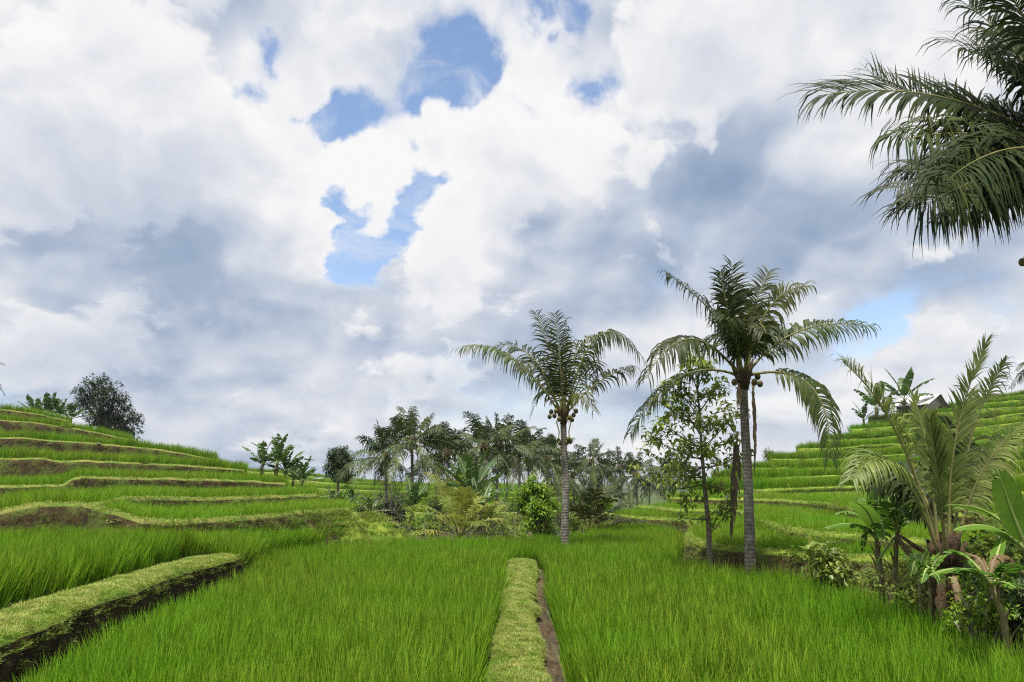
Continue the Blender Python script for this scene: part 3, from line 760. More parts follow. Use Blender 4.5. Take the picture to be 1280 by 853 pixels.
# --- rice of the main paddy, split by the path
def in_poly(x, y, P):
    c = False; j = len(P) - 1
    for i in range(len(P)):
        if (P[i][1] > y) != (P[j][1] > y) and x < (P[j][0]-P[i][0])*(y-P[i][1])/(P[j][1]-P[i][1]) + P[i][0]: c = not c
        j = i
    return c
LIPL = [(p.x + .26, p.y) for p in lipL]
LIPD = [(p.x + .26, p.y) for p, _ in cat_rom(lipL, .3)]
polyL = [(-2.7, 1.2)] + LIPL[1:] + [(-4.55, 14.3), (-5.2, 15.2), (-5.2, 17.0), (-4.6, 19.0), (-3.6, 20.3), (-2.9, 21.0), (-1.6, 21.4), (.3, 21.6), (.3, 1.2)]
r1 = [(p.x, p.y) for p in R1]
def field(poly, side, dens, label, coll, ymin, ymax):
    xs = [p[0] for p in poly]; x0, x1 = min(xs), max(xs); pts = []
    g = 1 / math.sqrt(dens); rows_ = int((ymax-ymin)/g); cols_ = int((x1-x0)/g)      # transplanted in rough rows
    for q_ in range(rows_*cols_):
        x = x0 + (q_ % cols_ + uni(-.36, .36))*g + .12*math.sin((q_//cols_)*g*.5); y = ymin + (q_//cols_ + uni(-.36, .36))*g
        if not in_poly(x, y, poly): continue
        c, wl, wr = path_at(y)
        ed = (c - wl - .12 - x) if side < 0 else (x - c - wr - .29)
        if y < 18.6 and ed < 0: continue
        e = max(0, 1 - ed / .35)
        hh = uni(.86, 1.1) * (1 + .10*nz((x*.6, y*.6, 2)) + .10*nz((x*2.2, y*2.2, 7)))
        if side < 0 and y < 13 and x < -2.6:
            dl = min((V((x, y, 0)) - V((q[0], q[1], 0))).length for q in LIPD)
            hh *= min(1, .78 + dl * .22)
        pts.append((x, y, -.27, uni(.9, 1.15), hh, uni(-.10, .10), uni(-.10, .10) + (.20 * e * (1 if side < 0 else -1))))
    scatter('rice', coll, pts, label, 'rice', 'rice crops on the terraces')
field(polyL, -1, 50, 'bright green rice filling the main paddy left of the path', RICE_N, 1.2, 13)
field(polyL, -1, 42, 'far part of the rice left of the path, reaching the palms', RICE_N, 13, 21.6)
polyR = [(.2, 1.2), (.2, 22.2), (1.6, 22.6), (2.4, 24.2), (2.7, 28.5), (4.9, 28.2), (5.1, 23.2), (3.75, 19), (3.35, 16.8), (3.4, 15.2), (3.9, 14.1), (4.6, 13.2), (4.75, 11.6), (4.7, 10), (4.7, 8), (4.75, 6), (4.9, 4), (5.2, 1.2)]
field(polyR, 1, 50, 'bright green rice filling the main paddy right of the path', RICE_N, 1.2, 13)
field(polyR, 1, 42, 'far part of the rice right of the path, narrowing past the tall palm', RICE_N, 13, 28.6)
# a small higher plot behind the end of the foreground bund
pts = []
pc2 = [(-5.3, 15.4), (-5.3, 17.2), (-4.7, 19.6), (-4.5, 21.0), (-5.2, 21.2), (-6.2, 18.6), (-7.2, 15.9), (-6.3, 15.2)]
PLOT2 = []
for _ in range(1500):
    x, y = uni(-7.4, -4.4), uni(15.2, 21.3)
    if in_poly(x, y, pc2): PLOT2.append((x, y, .10 + .1*(x < -5.6), uni(.9, 1.2), uni(.8, 1.05), uni(-.08, .08), uni(-.08, .08)))
pc = [(-6.2, 14.3), (-4.95, 14.4), (-4.95, 15.2), (-5.2, 16.2), (-6.4, 16.4), (-7.2, 15.6)]
for _ in range(900):
    x, y = uni(-7.3, -4.8), uni(14.2, 16.5)
    if in_poly(x, y, pc): pts.append((x, y, .02, uni(.9, 1.2), uni(1.0, 1.2), uni(-.08, .08), uni(-.08, .08) + (.12 if x > -5.2 else 0)))
scatter('rice', RICE_N, pts, 'taller tuft of rice standing behind the end of the foreground bund', 'rice', 'rice crops on the terraces')
scatter('rice', RICE_M, PLOT2, 'strip of rice below the lowest left terrace bank, behind the taller tuft', 'rice', 'rice crops on the terraces')
# grassy mound closing the left field's far corner
def mound(name, cx, cy, rx, ry, z0, h, label, mat, rot=0.0):
    mb = MB(); vs = []; fs = []; nr, ns = 10, 40
    for i in range(nr+1):
        q = i/nr
        for k in range(ns):
            a = 2*math.pi*k/ns; rr = q*(1+.18*nz((math.cos(a)*1.5+cx, math.sin(a)*1.5, 0)))
            x = rx*rr*math.cos(a); y = ry*rr*math.sin(a)
            xx = cx + x*math.cos(rot) - y*math.sin(rot); yy = cy + x*math.sin(rot) + y*math.cos(rot)
            vs.append((xx, yy, z0 + h*(math.cos(min(1, q)*math.pi)*.5+.5) + nz((xx*2, yy*2, 1))*.05))
    for i in range(nr):
        for k in range(ns):
            k2 = (k+1) % ns; fs.append((i*ns+k, (i+1)*ns+k, (i+1)*ns+k2, i*ns+k2))
    mb.add(vs, fs); o = mb.build(name, [mat]); tag(o, label, 'bank', kind='structure'); return vs
allp = []
for (cx, cy, rx, ry, z0, h, rot, lb) in ((-4.45, 20.9, 1.5, 1.5, -.5, 1.42, -.3, 'low grassy hump in front of the lowest left terrace end'), (-4.0, 22.4, 2.2, 1.5, -.5, 1.3, -.3, 'weedy grass bank closing the end of the lowest left terrace'), (-3.2, 22.4, .9, .6, -.5, .72, 0, 'low yellow grass bank by the far left corner of the paddy'), (2.5, 21.7, .5, .55, -.5, .7, 0, 'pale grass bund end in the far right field')):
    vs = mound('bank', cx, cy, rx, ry, z0, h, lb, M['turf_green'], rot)
    for _ in range(1100):
        p = V(random.choice(vs)); allp.append((p.x+uni(-.12, .12), p.y+uni(-.12, .12), p.z-.03, uni(.5, .9), uni(.6, 1.3), uni(-.3, .3), uni(-.3, .3)))
scatter('short_grass', GRASS_F, allp, 'yellow green grass on the low banks at the far corners of the paddy', 'grass', 'short grass on the bunds')

# --- far terraced fields seen between the palms
FT = [[(300, 641, 62), (500, 641, 62), (760, 641, 62)], [(300, 630, 74), (500, 631, 74), (760, 632, 74)], [(300, 619, 88), (480, 622, 88), (720, 622, 88)], [(290, 607, 100), (480, 614, 102), (710, 615, 102)],
      [(280, 597, 112), (380, 601, 114), (450, 607, 116), (570, 611, 116), (690, 611, 116)], [(280, 588, 124), (360, 592, 126), (430, 601, 130), (520, 608.5, 130), (680, 608.8, 130)]]
for i, lp in enumerate(FT):
    Fr, Bk = px_terrace(lp, FT[i+1] if i + 1 < len(FT) else None, ext=14)
    terrace('F%d' % i, Fr, Bk, 2.2, bw=.8, run=.6, step=2.0, mats=GREEN, label=f'distant green terrace beyond the palm grove, {NUM[i]} from the bottom', mud=.1)
    rice_on('F%d' % i, f'distant rice beyond the palm grove on the {NUM[i]} terrace from the bottom', RICE_F, 3.2, (1.1, 1.5), 2.2, front=3, thin=.35)

# ================================================================ PLANTS
UP = V((0, 0, 1))
def bez(P0, P1, P2, t): return P0*(1-t)**2 + P1*(2*t*(1-t)) + P2*t*t
def bezT(P0, P1, P2, t): return ((P1-P0)*(2*(1-t)) + (P2-P1)*(2*t)).normalized()
def frond_mb(P0, P1, P2, n=70, ll=.62, wid=.043, droop=.5, tint=.4, start=.16, rr=.028, miss=.06, ragged=.35, lift=.25, segs=4, tipyellow=0.0, ref=None, joined=0.0, stem_t=.5, fwd=(.18, .85), side_ok=(1, -1), tipf=.95):
    """coconut frond: rachis along a curve, two ranks of leaflets that leave it at an angle and sag"""
    mb = MB()
    m = 14
    pts = [bez(P0, P1, P2, i/m) for i in range(m+1)]
    mb.tube(pts, [rr * (1 - .85 * i/m) * (1.5 if i == 0 else 1) for i in range(m+1)], 5, stem_t, 1)
    Lr = sum((pts[i+1]-pts[i]).length for i in range(m))
    gap_until = {1: -1, -1: -1}
    for i in range(n):
        t0 = start + (1-start) * (i + .5) / n
        for sg in side_ok:
            t = min(1, max(0, t0 + uni(-.004, .004)))
            if t < gap_until[sg]: continue
            if random.random() < miss: continue
            if ragged and random.random() < ragged * .06: gap_until[sg] = t + uni(.02, .08)
            P = bez(P0, P1, P2, t); T = bezT(P0, P1, P2, t)
            S = T.cross(ref if ref is not None else UP)
            if S.length < .15: S = T.cross(V((0.3, 1, 0)))
            S.normalize(); Nn = S.cross(T)
            q = (t-start)/(1-start)
            prof = min(1, .50 + q*2.2) * (1 - max(0, q-.5)*tipf)
            wob = nz((i*.33 + sg*7, tint*31, n*.1)); ln = ll * prof * uni(.82, 1.12) * (1 + .16*wob)
            a = lerp(fwd[0], fwd[1], q) + uni(-.09, .09) + wob*.28
            d = (S*sg*math.cos(a) + T*math.sin(a) + Nn*(lift*uni(.6, 1.3))).normalized()
            g = droop * uni(.6, 1.5); roll = uni(-.3, .3)
            g *= 1 + max(0, wob)*1.2
            if random.random() < .06 + ragged*.12: g *= 3.5
            if random.random() < .05: ln *= uni(.3, .7)
            pp = [P]; sd = []; ws = []
            for k in range(segs+1):
                w = d.cross((Nn + T*roll)) 
                if w.length < 1e-3: w = T.copy()
                w.normalize(); sd.append(w)
                x = k/segs
                ws.append(wid * (.55 if k == 0 else (1.0 if x < .55 else max(.06, (1-x)*2.1))) * (1-.5*q if q > .6 else 1))
                if k < segs:
                    pp.append(pp[-1] + d*(ln/segs))
                    d = (d + V((0, 0, -1))*(g*(.5+x))).normalized()
            ti = tint + uni(-.2, .2) + tipyellow*q
            if random.random() < .04: ti = .95
            mb.strip(pp, ws, sd, [min(1, max(0, ti + .12*(k/segs-.3))) for k in range(segs+1)], 0)
    return mb
def trunk_mb(pts, r0, r1, step=.07, seg=12, flare=1.5):
    out = []; rad = []
    tot = [0]
    for a, b in zip(pts, pts[1:]): tot.append(tot[-1] + (b-a).length)
    n = int(tot[-1]/step)
    for i in range(n+1):
        s = tot[-1]*i/n
        for k in range(len(pts)-1):
            if s <= tot[k+1] + 1e-6: break
        t = (s-tot[k])/max(1e-6, tot[k+1]-tot[k])
        p = pts[k].lerp(pts[k+1], t)
        q = i/n
        r = lerp(r0, r1, q) * (1 + (flare-1)*math.exp(-s*2.2)) * (1.0 + uni(-.018, .018))
        out.append(p); rad.append(r)
    mb = MB(); mb.tube(out, rad, seg, .5, 0); return mb
def crown_base(parent, at, r, seed=0, h=.5):
    """fibre sheath and leaf bases where the fronds meet the trunk"""
    mb = MB()
    for k in range(14):
        a = k*2.4; e = uni(.15, .5)
        d = V((math.cos(a)*e, math.sin(a)*e, 1)).normalized()
        p0 = V((math.cos(a)*r*.5, math.sin(a)*r*.5, -h*.35 + uni(-.05, .1)))
        pts = [p0 + d*(h*t) for t in (0, .35, .7, 1)]
        mb.tube(pts, [r*.55, r*.6, r*.4, r*.18], 6, .5, 0)
    for k in range(26):
        a = uni(0, 6.28); p = V((math.cos(a)*r, math.sin(a)*r, uni(-.2, .1)*h))
        blade(mb, p, a, uni(.15, .4)*h*1.6, uni(1.4, 2.4), uni(.2, .9), .02, .3, 3)
    return mb.build('crown_base', [M['fibre']], parent, at)
def coconut(parent, p, r=.095):
    mb = MB(); mb.ball((0, 0, 0), r, 12, 8, .5, 0, (1, 1, 1.18))
    o = mb.build('coconut', [M['coconut']], parent, p); return o
def curve_frond(parent, base, tip, ctrl, mat='frond', name='frond', dead=False, **k):
    mb = frond_mb(V(base), V(ctrl), V(tip), **k)
    return mb.build(name, [M[mat], M['rachis_dead' if dead else 'rachis']], parent)

def hero(pxb, pyb, d, zb, pxc, pyc):
    """base point on the ground and crown point as an offset from it"""
    b = XY(pxb, d, zb); c = W(pxc, pyc, d) - b
    return b, c
class Px:
    """photo angles around a plant at a given distance -> offsets from its base; dy = metres nearer (-) or farther (+)"""
    def __init__(s, base, d): s.b = base; s.d = d
    def __call__(s, px, py, dy=0.0): return W(px, py, s.d + dy) - s.b

# ---------------------------------------------------------------- tall palm with coconuts, centre
random.seed(31)
bA, cA = hero(706, 690, 19.6, -.3, 704, 522)
pa = Px(bA, 19.6)
palmA = empty('coconut_palm', bA)
tag(palmA, 'coconut palm at the end of the path with coconut clusters below its ragged crown', 'palm tree', 'coconut palms')
trunk_mb([V((0, 0, -.2)), pa(706, 660), pa(707, 610), pa(705, 560), cA], .105, .075, flare=1.2).build('trunk', [M['bark_palm']], palmA)
crown_base(palmA, cA, .075, h=.45)
FA = [ # mid px, tip px, dy mid, dy tip, options
 ((640, 448), (578, 434), -.3, -.6, dict(n=78, ll=.75, droop=.95, lift=.05, tint=.75, miss=.05, mat='frond_far')),
 ((668, 450), (624, 431), .5, 1.0, dict(n=64, ll=.7, droop=.7, tint=.3, ragged=1)),
 ((690, 448), (669, 390), .4, .7, dict(n=64, ll=.55, droop=.3, tint=.35)),
 ((700, 450), (693, 393), -.4, -.3, dict(n=60, ll=.5, droop=.2, tint=.3, lift=.1)),
 ((706, 446), (709, 396), .2, .3, dict(n=40, ll=.28, droop=.9, tint=.2, ragged=2, miss=.3)),
 ((722, 440), (764, 422), .4, .9, dict(n=64, ll=.62, droop=.8, tint=.3, tipyellow=.5, ragged=1)),
 ((748, 420), (800, 446), -.3, -.5, dict(n=76, ll=.78, droop=1.2, tint=.2, ragged=1.2, lift=.1)),
 ((748, 478), (791, 459), .2, .3, dict(n=60, ll=.72, droop=.9, tint=.2, start=.36)),
 ((720, 492), (742, 514), -.5, -.9, dict(n=44, ll=.5, droop=.7, tint=.9, rr=.018)),
 ((672, 460), (656, 462), -.8, -1.5, dict(n=60, ll=.6, droop=.7, tint=.4, ragged=.6)),
 ((735, 455), (742, 470), .9, 1.6, dict(n=56, ll=.62, droop=.6, tint=.3)),
 ((682, 490), (664, 520), .5, 1.0, dict(n=44, ll=.5, droop=.8, tint=.4, rr=.018)),
]
def hero_fronds(palm, c, px, lst, up=.06, base_r=.06):
    for mid, tip, dm, dt, o in lst:
        o = dict(o); mat = o.pop('mat', 'frond')
        M1 = px(mid[0], mid[1], dm); T1 = px(tip[0], tip[1], dt)
        base = c + V(((M1-c).x, (M1-c).y, 0)).normalized()*base_r + V((0, 0, up))
        ctrl = M1*2 - (base + T1)*.5
        o['n'] = int(o.get('n', 70)*.74)
        if 'ref' not in o: o['ref'] = (UP + V((uni(-.3, .3), uni(-1.5, -.35), 0))).normalized()
        curve_frond(palm, base, T1, ctrl, mat, **o)
hero_fronds(palmA, cA, pa, FA)
for q in ((689, 515, -.2), (693, 520, .0), (687, 521, .15), (695, 514, -.35), (712, 522, -.3), (717, 519, .0), (715, 525, .2), (720, 514, -.1), (699, 524, -.35)):
    coconut(palmA, pa(*q), .056)
mb = MB()
for sx, ex in ((-1, 699), (1, 711)):
    p = [cA + V((sx*.06, -.1, .0)), cA + V((sx*.18, -.14, -.12)), pa(ex, 540, -.12), pa(ex + sx*1, 551, -.12)]
    mb.tube(p, [.02, .018, .015, .012], 5)
mb.build('fruit_stalk', [M['rachis']], palmA)
for q in ((698, 551, -.1), (700, 554, -.2), (709, 553, -.15), (713, 552, -.1), (711, 549, -.2)):
    tag(coconut(palmA, pa(*q), .056), 'brown coconut hanging low on a stalk')

# ---------------------------------------------------------------- tallest palm, right of centre
random.seed(32)
bB, cB = hero(938, 704, 14.1, -.3, 929, 474)
pb = Px(bB, 14.1)
palmB = empty('coconut_palm', bB)
tag(palmB, 'tallest coconut palm with a straight grey ringed trunk beside the right bund', 'palm tree', 'coconut palms')
trunk_mb([V((0, 0, -.2)), pb(937, 660), pb(935, 600), pb(931, 530), cB], .098, .07, flare=1.15).build('trunk', [M['bark_palm']], palmB)
crown_base(palmB, cB, .08, h=.45)
FB = [
 ((902, 405), (832, 341), -.2, -.5, dict(n=84, ll=.62, droop=.85, tint=.15, lift=.25)),
 ((862, 424), (808, 474), -.4, -.8, dict(n=80, ll=.66, droop=1.2, tint=.35, lift=.1)),
 ((850, 472), (788, 542), .5, .9, dict(n=78, ll=.6, droop=1.0, tint=.25, start=.25)),
 ((920, 395), (914, 328), .3, .5, dict(n=80, ll=.55, droop=.25, tint=.35)),
 ((912, 400), (900, 340), -.5, -.6, dict(n=70, ll=.5, droop=.35, tint=.25)),
 ((940, 400), (960, 340), .3, .6, dict(n=76, ll=.52, droop=.3, tint=.45)),
 ((962, 385), (1014, 357), -.2, -.5, dict(n=70, ll=.55, droop=.9, tint=.45, tipyellow=.6, ragged=.8)),
 ((1000, 414), (1092, 408), .2, .3, dict(n=96, ll=.58, droop=1.0, tint=.55, lift=.1, mat='frond_far')),
 ((1012, 482), (1038, 574), -.3, -.5, dict(n=90, ll=.6, droop=1.0, tint=.65, start=.18, lift=.1, mat='frond_far')),
 ((918, 410), (908, 400), -1.0, -1.9, dict(n=70, ll=.6, droop=.7, tint=.3)),
 ((945, 412), (958, 418), -.9, -1.7, dict(n=70, ll=.6, droop=.7, tint=.4)),
 ((955, 420), (978, 440), .9, 1.6, dict(n=64, ll=.6, droop=.6, tint=.3)),
 ((905, 420), (880, 440), .9, 1.7, dict(n=64, ll=.6, droop=.7, tint=.25)),
]
hero_fronds(palmB, cB, pb, FB)
for q in ((950, 480, -.1), (943, 478, -.25), (947, 471, .1), (918, 478, -.2)): coconut(palmB, pb(*q), .055)
def dead_hang(parent, top, bot, name='dead_frond', ll=.35, n=40):
    k = top.lerp(bot, .5) + V((.03, -.03, 0))
    mb = frond_mb(top, k, bot, n=n, ll=ll, wid=.03, droop=1.6, tint=.5, start=.05, rr=.018, ragged=1, lift=-.1, fwd=(1.15, 1.4))
    return mb.build(name, [M['frond_dead'], M['rachis_dead']], parent)
dead_hang(palmB, pb(941, 482, -.05), pb(943, 590, -.05), ll=.16, n=30)
dead_hang(palmB, pb(923, 480, -.2), pb(922, 508, -.2), ll=.2, n=16)

# ---------------------------------------------------------------- overhanging palm at the upper right, trunk beyond the frame
random.seed(33)
dC = 10.5
bC = XY(1400, dC, .4); pc_ = Px(bC, dC); cC = pc_(1372, 215)
palmC = empty('coconut_palm', bC)
tag(palmC, 'overhanging palm at the upper right whose big fronds reach in from outside the picture', 'palm tree', 'coconut palms')
trunk_mb([V((0, 0, -.2)), V((.15, 0, 2)), V((.1, 0, 4)), cC], .15, .12).build('trunk', [M['bark_palm']], palmC)
crown_base(palmC, cC, .15, h=.6)
FC = [
 ((1300, 205), (1225, 255), -.4, -.8, dict(tipf=.5, n=110, ll=1.0, wid=.05, droop=.9, tint=.2)),
 ((1290, 180), (1215, 175), .5, .9, dict(tipf=.5, n=110, ll=1.0, wid=.05, droop=.8, tint=.2)),
 ((1300, 150), (1200, 135), .9, 1.7, dict(tipf=.5, n=110, ll=1.0, wid=.05, droop=.8, tint=.15)),
 ((1262, 215), (1168, 250), -.7, -1.3, dict(tipf=.55, n=109, ll=1.0, wid=.052, droop=.6, tint=.3, lift=.05)),
 ((1240, 190), (1122, 235), .3, .5, dict(tipf=.55, n=114, ll=1.0, wid=.052, droop=.6, tint=.25, lift=.05)),
 ((1252, 180), (1150, 150), -.2, -.6, dict(tipf=.55, n=109, ll=1.05, wid=.052, droop=1.0, tint=.3)),
 ((1300, 90), (1238, 40), .8, 1.5, dict(tipf=.55, n=104, ll=.95, wid=.052, droop=.6, tint=.2)),
 ((1195, 126), (1022, 120), -.1, -.2, dict(tipf=.35, fwd=(.45, 1.0), ref=V((0, -.8, .6)), n=124, ll=0.95, wid=.05, droop=.28, tint=.2, lift=.1, start=.2)),
 ((1215, 150), (1092, 98), .5, .9, dict(tipf=.55, n=109, ll=0.84, wid=.048, droop=.2, tint=.3, lift=.55, tipyellow=.3)),
 ((1245, 170), (1128, 175), -.5, -.9, dict(tipf=.55, n=104, ll=1.09, wid=.05, droop=1.2, tint=.55, ragged=.8, mat='frond_far')),
 ((1258, 215), (1150, 262), .2, .3, dict(tipf=.55, n=114, ll=1.09, wid=.048, droop=.5, tint=.25, lift=.05)),
 ((1262, 205), (1134, 205), .8, 1.4, dict(tipf=.55, n=109, ll=1.09, wid=.048, droop=.7, tint=.2, lift=.05)),
 ((1290, 228), (1200, 272), -.3, -.6, dict(tipf=.55, n=109, ll=0.90, wid=.046, droop=.5, tint=.3)),
 ((1275, 185), (1185, 225), -1.0, -1.9, dict(tipf=.55, n=104, ll=1.09, wid=.05, droop=.9, tint=.3)),
 ((1290, 110), (1204, 62), -.2, -.4, dict(tipf=.55, n=104, ll=1.02, wid=.052, droop=.5, tint=.15, start=.12)),
 ((1285, 85), (1212, 8), .3, .6, dict(tipf=.55, n=104, ll=0.96, wid=.052, droop=.55, tint=.15)),
 ((1300, 60), (1240, -40), -.5, -1.0, dict(tipf=.55, n=104, ll=1.02, wid=.052, droop=.5, tint=.2)),
 ((1330, 60), (1300, -80), .5, 1.0, dict(tipf=.55, n=91, ll=0.90, droop=.5, tint=.3)),
 ((1440, 90), (1560, 60), .3, .6, dict(tipf=.55, n=91, ll=0.90, droop=.6, tint=.3)),
 ((1480, 150), (1640, 200), -.3, -.6, dict(tipf=.55, n=91, ll=0.90, droop=.6, tint=.3)),
 ((1450, 230), (1540, 330), .3, .6, dict(tipf=.55, n=91, ll=0.90, droop=.6, tint=.3)),
 ((1390, 130), (1400, 60), 1.6, 3.0, dict(tipf=.55, n=91, ll=0.90, droop=.6, tint=.3)),
 ((1370, 120), (1350, 90), -1.8, -3.2, dict(tipf=.55, n=91, ll=0.90, droop=.6, tint=.3)),
]
hero_fronds(palmC, cC, pc_, FC, base_r=.12)
for q in ((1278, 328, -.1), (1345, 250, -.3), (1352, 262, 0), (1395, 255, -.2)): coconut(palmC, pc_(*q), .05 if q[0] == 1278 else .1)
mb = MB(); mb.tube([cC + V((-.1, -.1, 0)), pc_(1310, 262, -.1), pc_(1280, 322, -.1)], [.03, .02, .01], 5); mb.build('fruit_stalk', [M['rachis']], palmC)

# ---------------------------------------------------------------- young palm on the right bank
random.seed(34)
dD = 9.4
bD = XY(1190, dD, -.1); pd = Px(bD, dD); cD = pd(1183, 700)
palmD = empty('young_coconut_palm', bD)
tag(palmD, 'young coconut palm with long upright fronds growing low on the right bank among bananas', 'palm tree')
mb = MB()
mb.tube([V((0, 0, -.3)), V((0, 0, .1)), V((-.01, 0, .35)), cD], [.20, .17, .14, .09], 12)
for k in range(30):
    a = uni(0, 6.28); blade(mb, V((math.cos(a)*.19, math.sin(a)*.19, uni(.0, .6))), a, uni(.2, .4), uni(.05, .4), uni(.3, 1.2), .05, .3, 3)
mb.build('trunk', [M['fibre']], palmD)
crown_base(palmD, cD, .10, h=.4)
FD = [
 ((1124, 548), (1054, 453), -.1, -.3, dict(ref=V((0, -.35, 1)), n=135, ll=.5, wid=.03, droop=.6, tint=.7, start=0.24, lift=.5, rr=.024, mat='frond_pale', ragged=1, fwd=(.6, 1.2))),
 ((1193, 560), (1234, 426), .1, .3, dict(ref=V((0, -.35, 1)), n=148, ll=.34, wid=.028, droop=.15, tint=.6, start=0.20, lift=.35, rr=.024, fwd=(.75, 1.25), mat='frond_pale')),
 ((1215, 545), (1258, 450), .6, 1.0, dict(ref=V((0, -.35, 1)), n=135, ll=.36, wid=.028, droop=.5, tint=.75, start=0.24, lift=.3, rr=.02, fwd=(.6, 1.2), mat='frond_pale', ragged=1)),
 ((1163, 590), (1143, 496), .0, .1, dict(ref=V((0, -.35, 1)), n=62, ll=.30, droop=.12, tint=.5, mat='frond_pale', start=0.34, lift=.12, rr=.024, wid=.055, fwd=(.9, 1.2))),
 ((1172, 600), (1162, 528), -.5, -.7, dict(n=83, ll=.36, droop=.08, tint=.4, mat='frond_pale', start=0.29, lift=.12, rr=.02, wid=.055, fwd=(.8, 1.2))),
 ((1120, 585), (1066, 600), -.4, -.8, dict(mat='frond_pale', n=135, wid=.03, ll=.5, droop=.9, tint=.5, ref=V((0, -.5, 1)), start=0.20, rr=.02)),
 ((1140, 595), (1092, 612), .6, 1.1, dict(n=94, ll=.5, droop=.8, tint=.35, start=0.20, rr=.02)),
 ((1228, 590), (1294, 522), .0, -.2, dict(ref=V((0, -.35, 1)), n=135, ll=.42, wid=.028, droop=.6, tint=.7, start=0.24, rr=.024, mat='frond_pale', lift=.1)),
 ((1212, 580), (1238, 575), .8, 1.6, dict(n=94, ll=.55, droop=.9, tint=.4, start=0.20, rr=.02)),
 ((1150, 600), (1130, 590), 1.0, 1.9, dict(n=94, ll=.5, droop=.8, tint=.3, start=0.20, rr=.02)),
 ((1182, 580), (1190, 530), .8, 1.2, dict(n=86, ll=.5, droop=.4, tint=.3, start=0.24, rr=.02)),
]
hero_fronds(palmD, cD, pd, FD, up=-.05, base_r=.09)
0 and tag(dead_hang(palmD, pd(1150, 632, -.2), pd(1143, 690, -.2), ll=.3, n=30), 'withered brown frond')
0 and tag(dead_hang(palmD, pd(1212, 632, -.2), pd(1222, 690, -.2), ll=.3, n=30), 'withered brown frond')

# ---------------------------------------------------------------- background palm grove: three kinds, copied with their own trunks and fronds
random.seed(35)
def proto_palm(nf, length, ragged, dull, seed):
    random.seed(seed); out = []
    for k in range(nf):
        q = k/(nf-1)
        az = k*2.399 + uni(-.3, .3)
        el = lerp(1.45, -.35, q**.85) + uni(-.15, .15)
        ln = length * uni(.85, 1.1) * (.8 if q < .12 else 1)
        h = V((math.cos(az), math.sin(az), 0))
        P0 = h*.08; P1 = P0 + (h*math.cos(el) + UP*math.sin(el))*(ln*.55)
        sag = lerp(.12, .75, q)*ln*uni(.7, 1.2)
        P2 = P0 + (h*math.cos(el) + UP*math.sin(el))*(ln*.98) - UP*sag
        mb = frond_mb(P0, P1, P2, n=34, ll=length*.25, wid=.075, ref=(UP + V((uni(-.8, .8), uni(-.8, .8), 0))).normalized(), droop=uni(.6, 1.3), tint=uni(.05, .6) if q < .75 else uni(.5, 1), start=.2, rr=.035, miss=.06, ragged=ragged*uni(0, 2), segs=3, lift=.15)
        out.append(mb.mesh('frond', [M['frond_far'], M['rachis']]))
    dm = []
    for k in range(2):
        a = uni(0, 6.28); h = V((math.cos(a), math.sin(a), 0))
        mb = frond_mb(h*.12 - UP*.1, h*.5 - UP*.4, h*.25 - UP*length*.6, n=22, ll=.4, wid=.05, droop=2.2, tint=.5, start=.1, ragged=1, segs=2)
        dm.append(mb.mesh('dead_frond', [M['frond_dead'], M['rachis_dead']]))
    mb = MB()
    for k in range(8):
        a = k*.8; mb.tube([V((math.cos(a)*.1, math.sin(a)*.1, -.3)), V((math.cos(a)*.16, math.sin(a)*.16, .1)), V((math.cos(a)*.2, math.sin(a)*.2, .45))], [.07, .08, .04], 6)
    cb = mb.mesh('crown_base', [M['fibre']])
    return out, dm, cb
PROT = [proto_palm(20, 2.9, .6, .5, 101), proto_palm(22, 2.9, 1.2, .5, 102), proto_palm(18, 2.9, .9, .5, 103), proto_palm(24, 2.9, .3, .5, 104)]
tm = MB(); rr_ = []; pp_ = []
for i in range(81):
    pp_.append(V((.06*math.sin(i/80*2.2), 0, i/80))); rr_.append(lerp(.16, .105, i/80)*(1 + (.04 if i % 2 else -.03)))
tm.tube(pp_, rr_, 9, .5, 0); TRUNK = tm.mesh('trunk', [M['bark_palm']])
NUT = MB(); NUT.ball((0, 0, 0), .1, 8, 6, .5, 0, (1, 1, 1.2)); NUT = NUT.mesh('coconut', [M['coconut']])
def linkpart(name, me, parent, loc, rot=(0, 0, 0), scl=(1, 1, 1)):
    o = bpy.data.objects.new(name, me); COL.objects.link(o); o.parent = parent
    o.location = loc; o.rotation_euler = rot; o.scale = scl
    return o
def grove_palm(px, pyc, d, sc, kind, label, zb=None, lean=(0, 0), nuts=3, rz=None, keep=1.0):
    c = W(px, pyc, d)
    zb = ground_z(c.x, d) - .1 if zb is None else zb
    root = empty('coconut_palm', (c.x, d, zb)); H = c.z - zb
    root.rotation_euler = (lean[0], lean[1], 0)
    tag(root, label, 'palm tree', 'palms of the background grove')
    fr, dm, cb = PROT[kind]; rz = uni(0, 6.28) if rz is None else rz
    sc = sc*1.0
    linkpart('trunk', TRUNK, root, (0, 0, 0), (0, 0, rz), (.72*sc, .72*sc, H))
    top = V((.06*math.sin(2.2)*math.cos(rz), .06*math.sin(2.2)*math.sin(rz), H))
    linkpart('crown_base', cb, root, top, (0, 0, rz), (sc,)*3)
    for me in fr:
        if random.random() > keep: continue
        linkpart('frond', me, root, top + UP*.12*sc, (0, 0, rz + uni(-.15, .15)), (sc,)*3)
    for me in dm:
        linkpart('dead_frond', me, root, top, (0, 0, rz), (sc,)*3)
    for k in range(nuts):
        a = uni(0, 6.28); linkpart('coconut', NUT, root, top + V((math.cos(a)*.25, math.sin(a)*.25, -uni(.05, .3)))*sc)
    return root
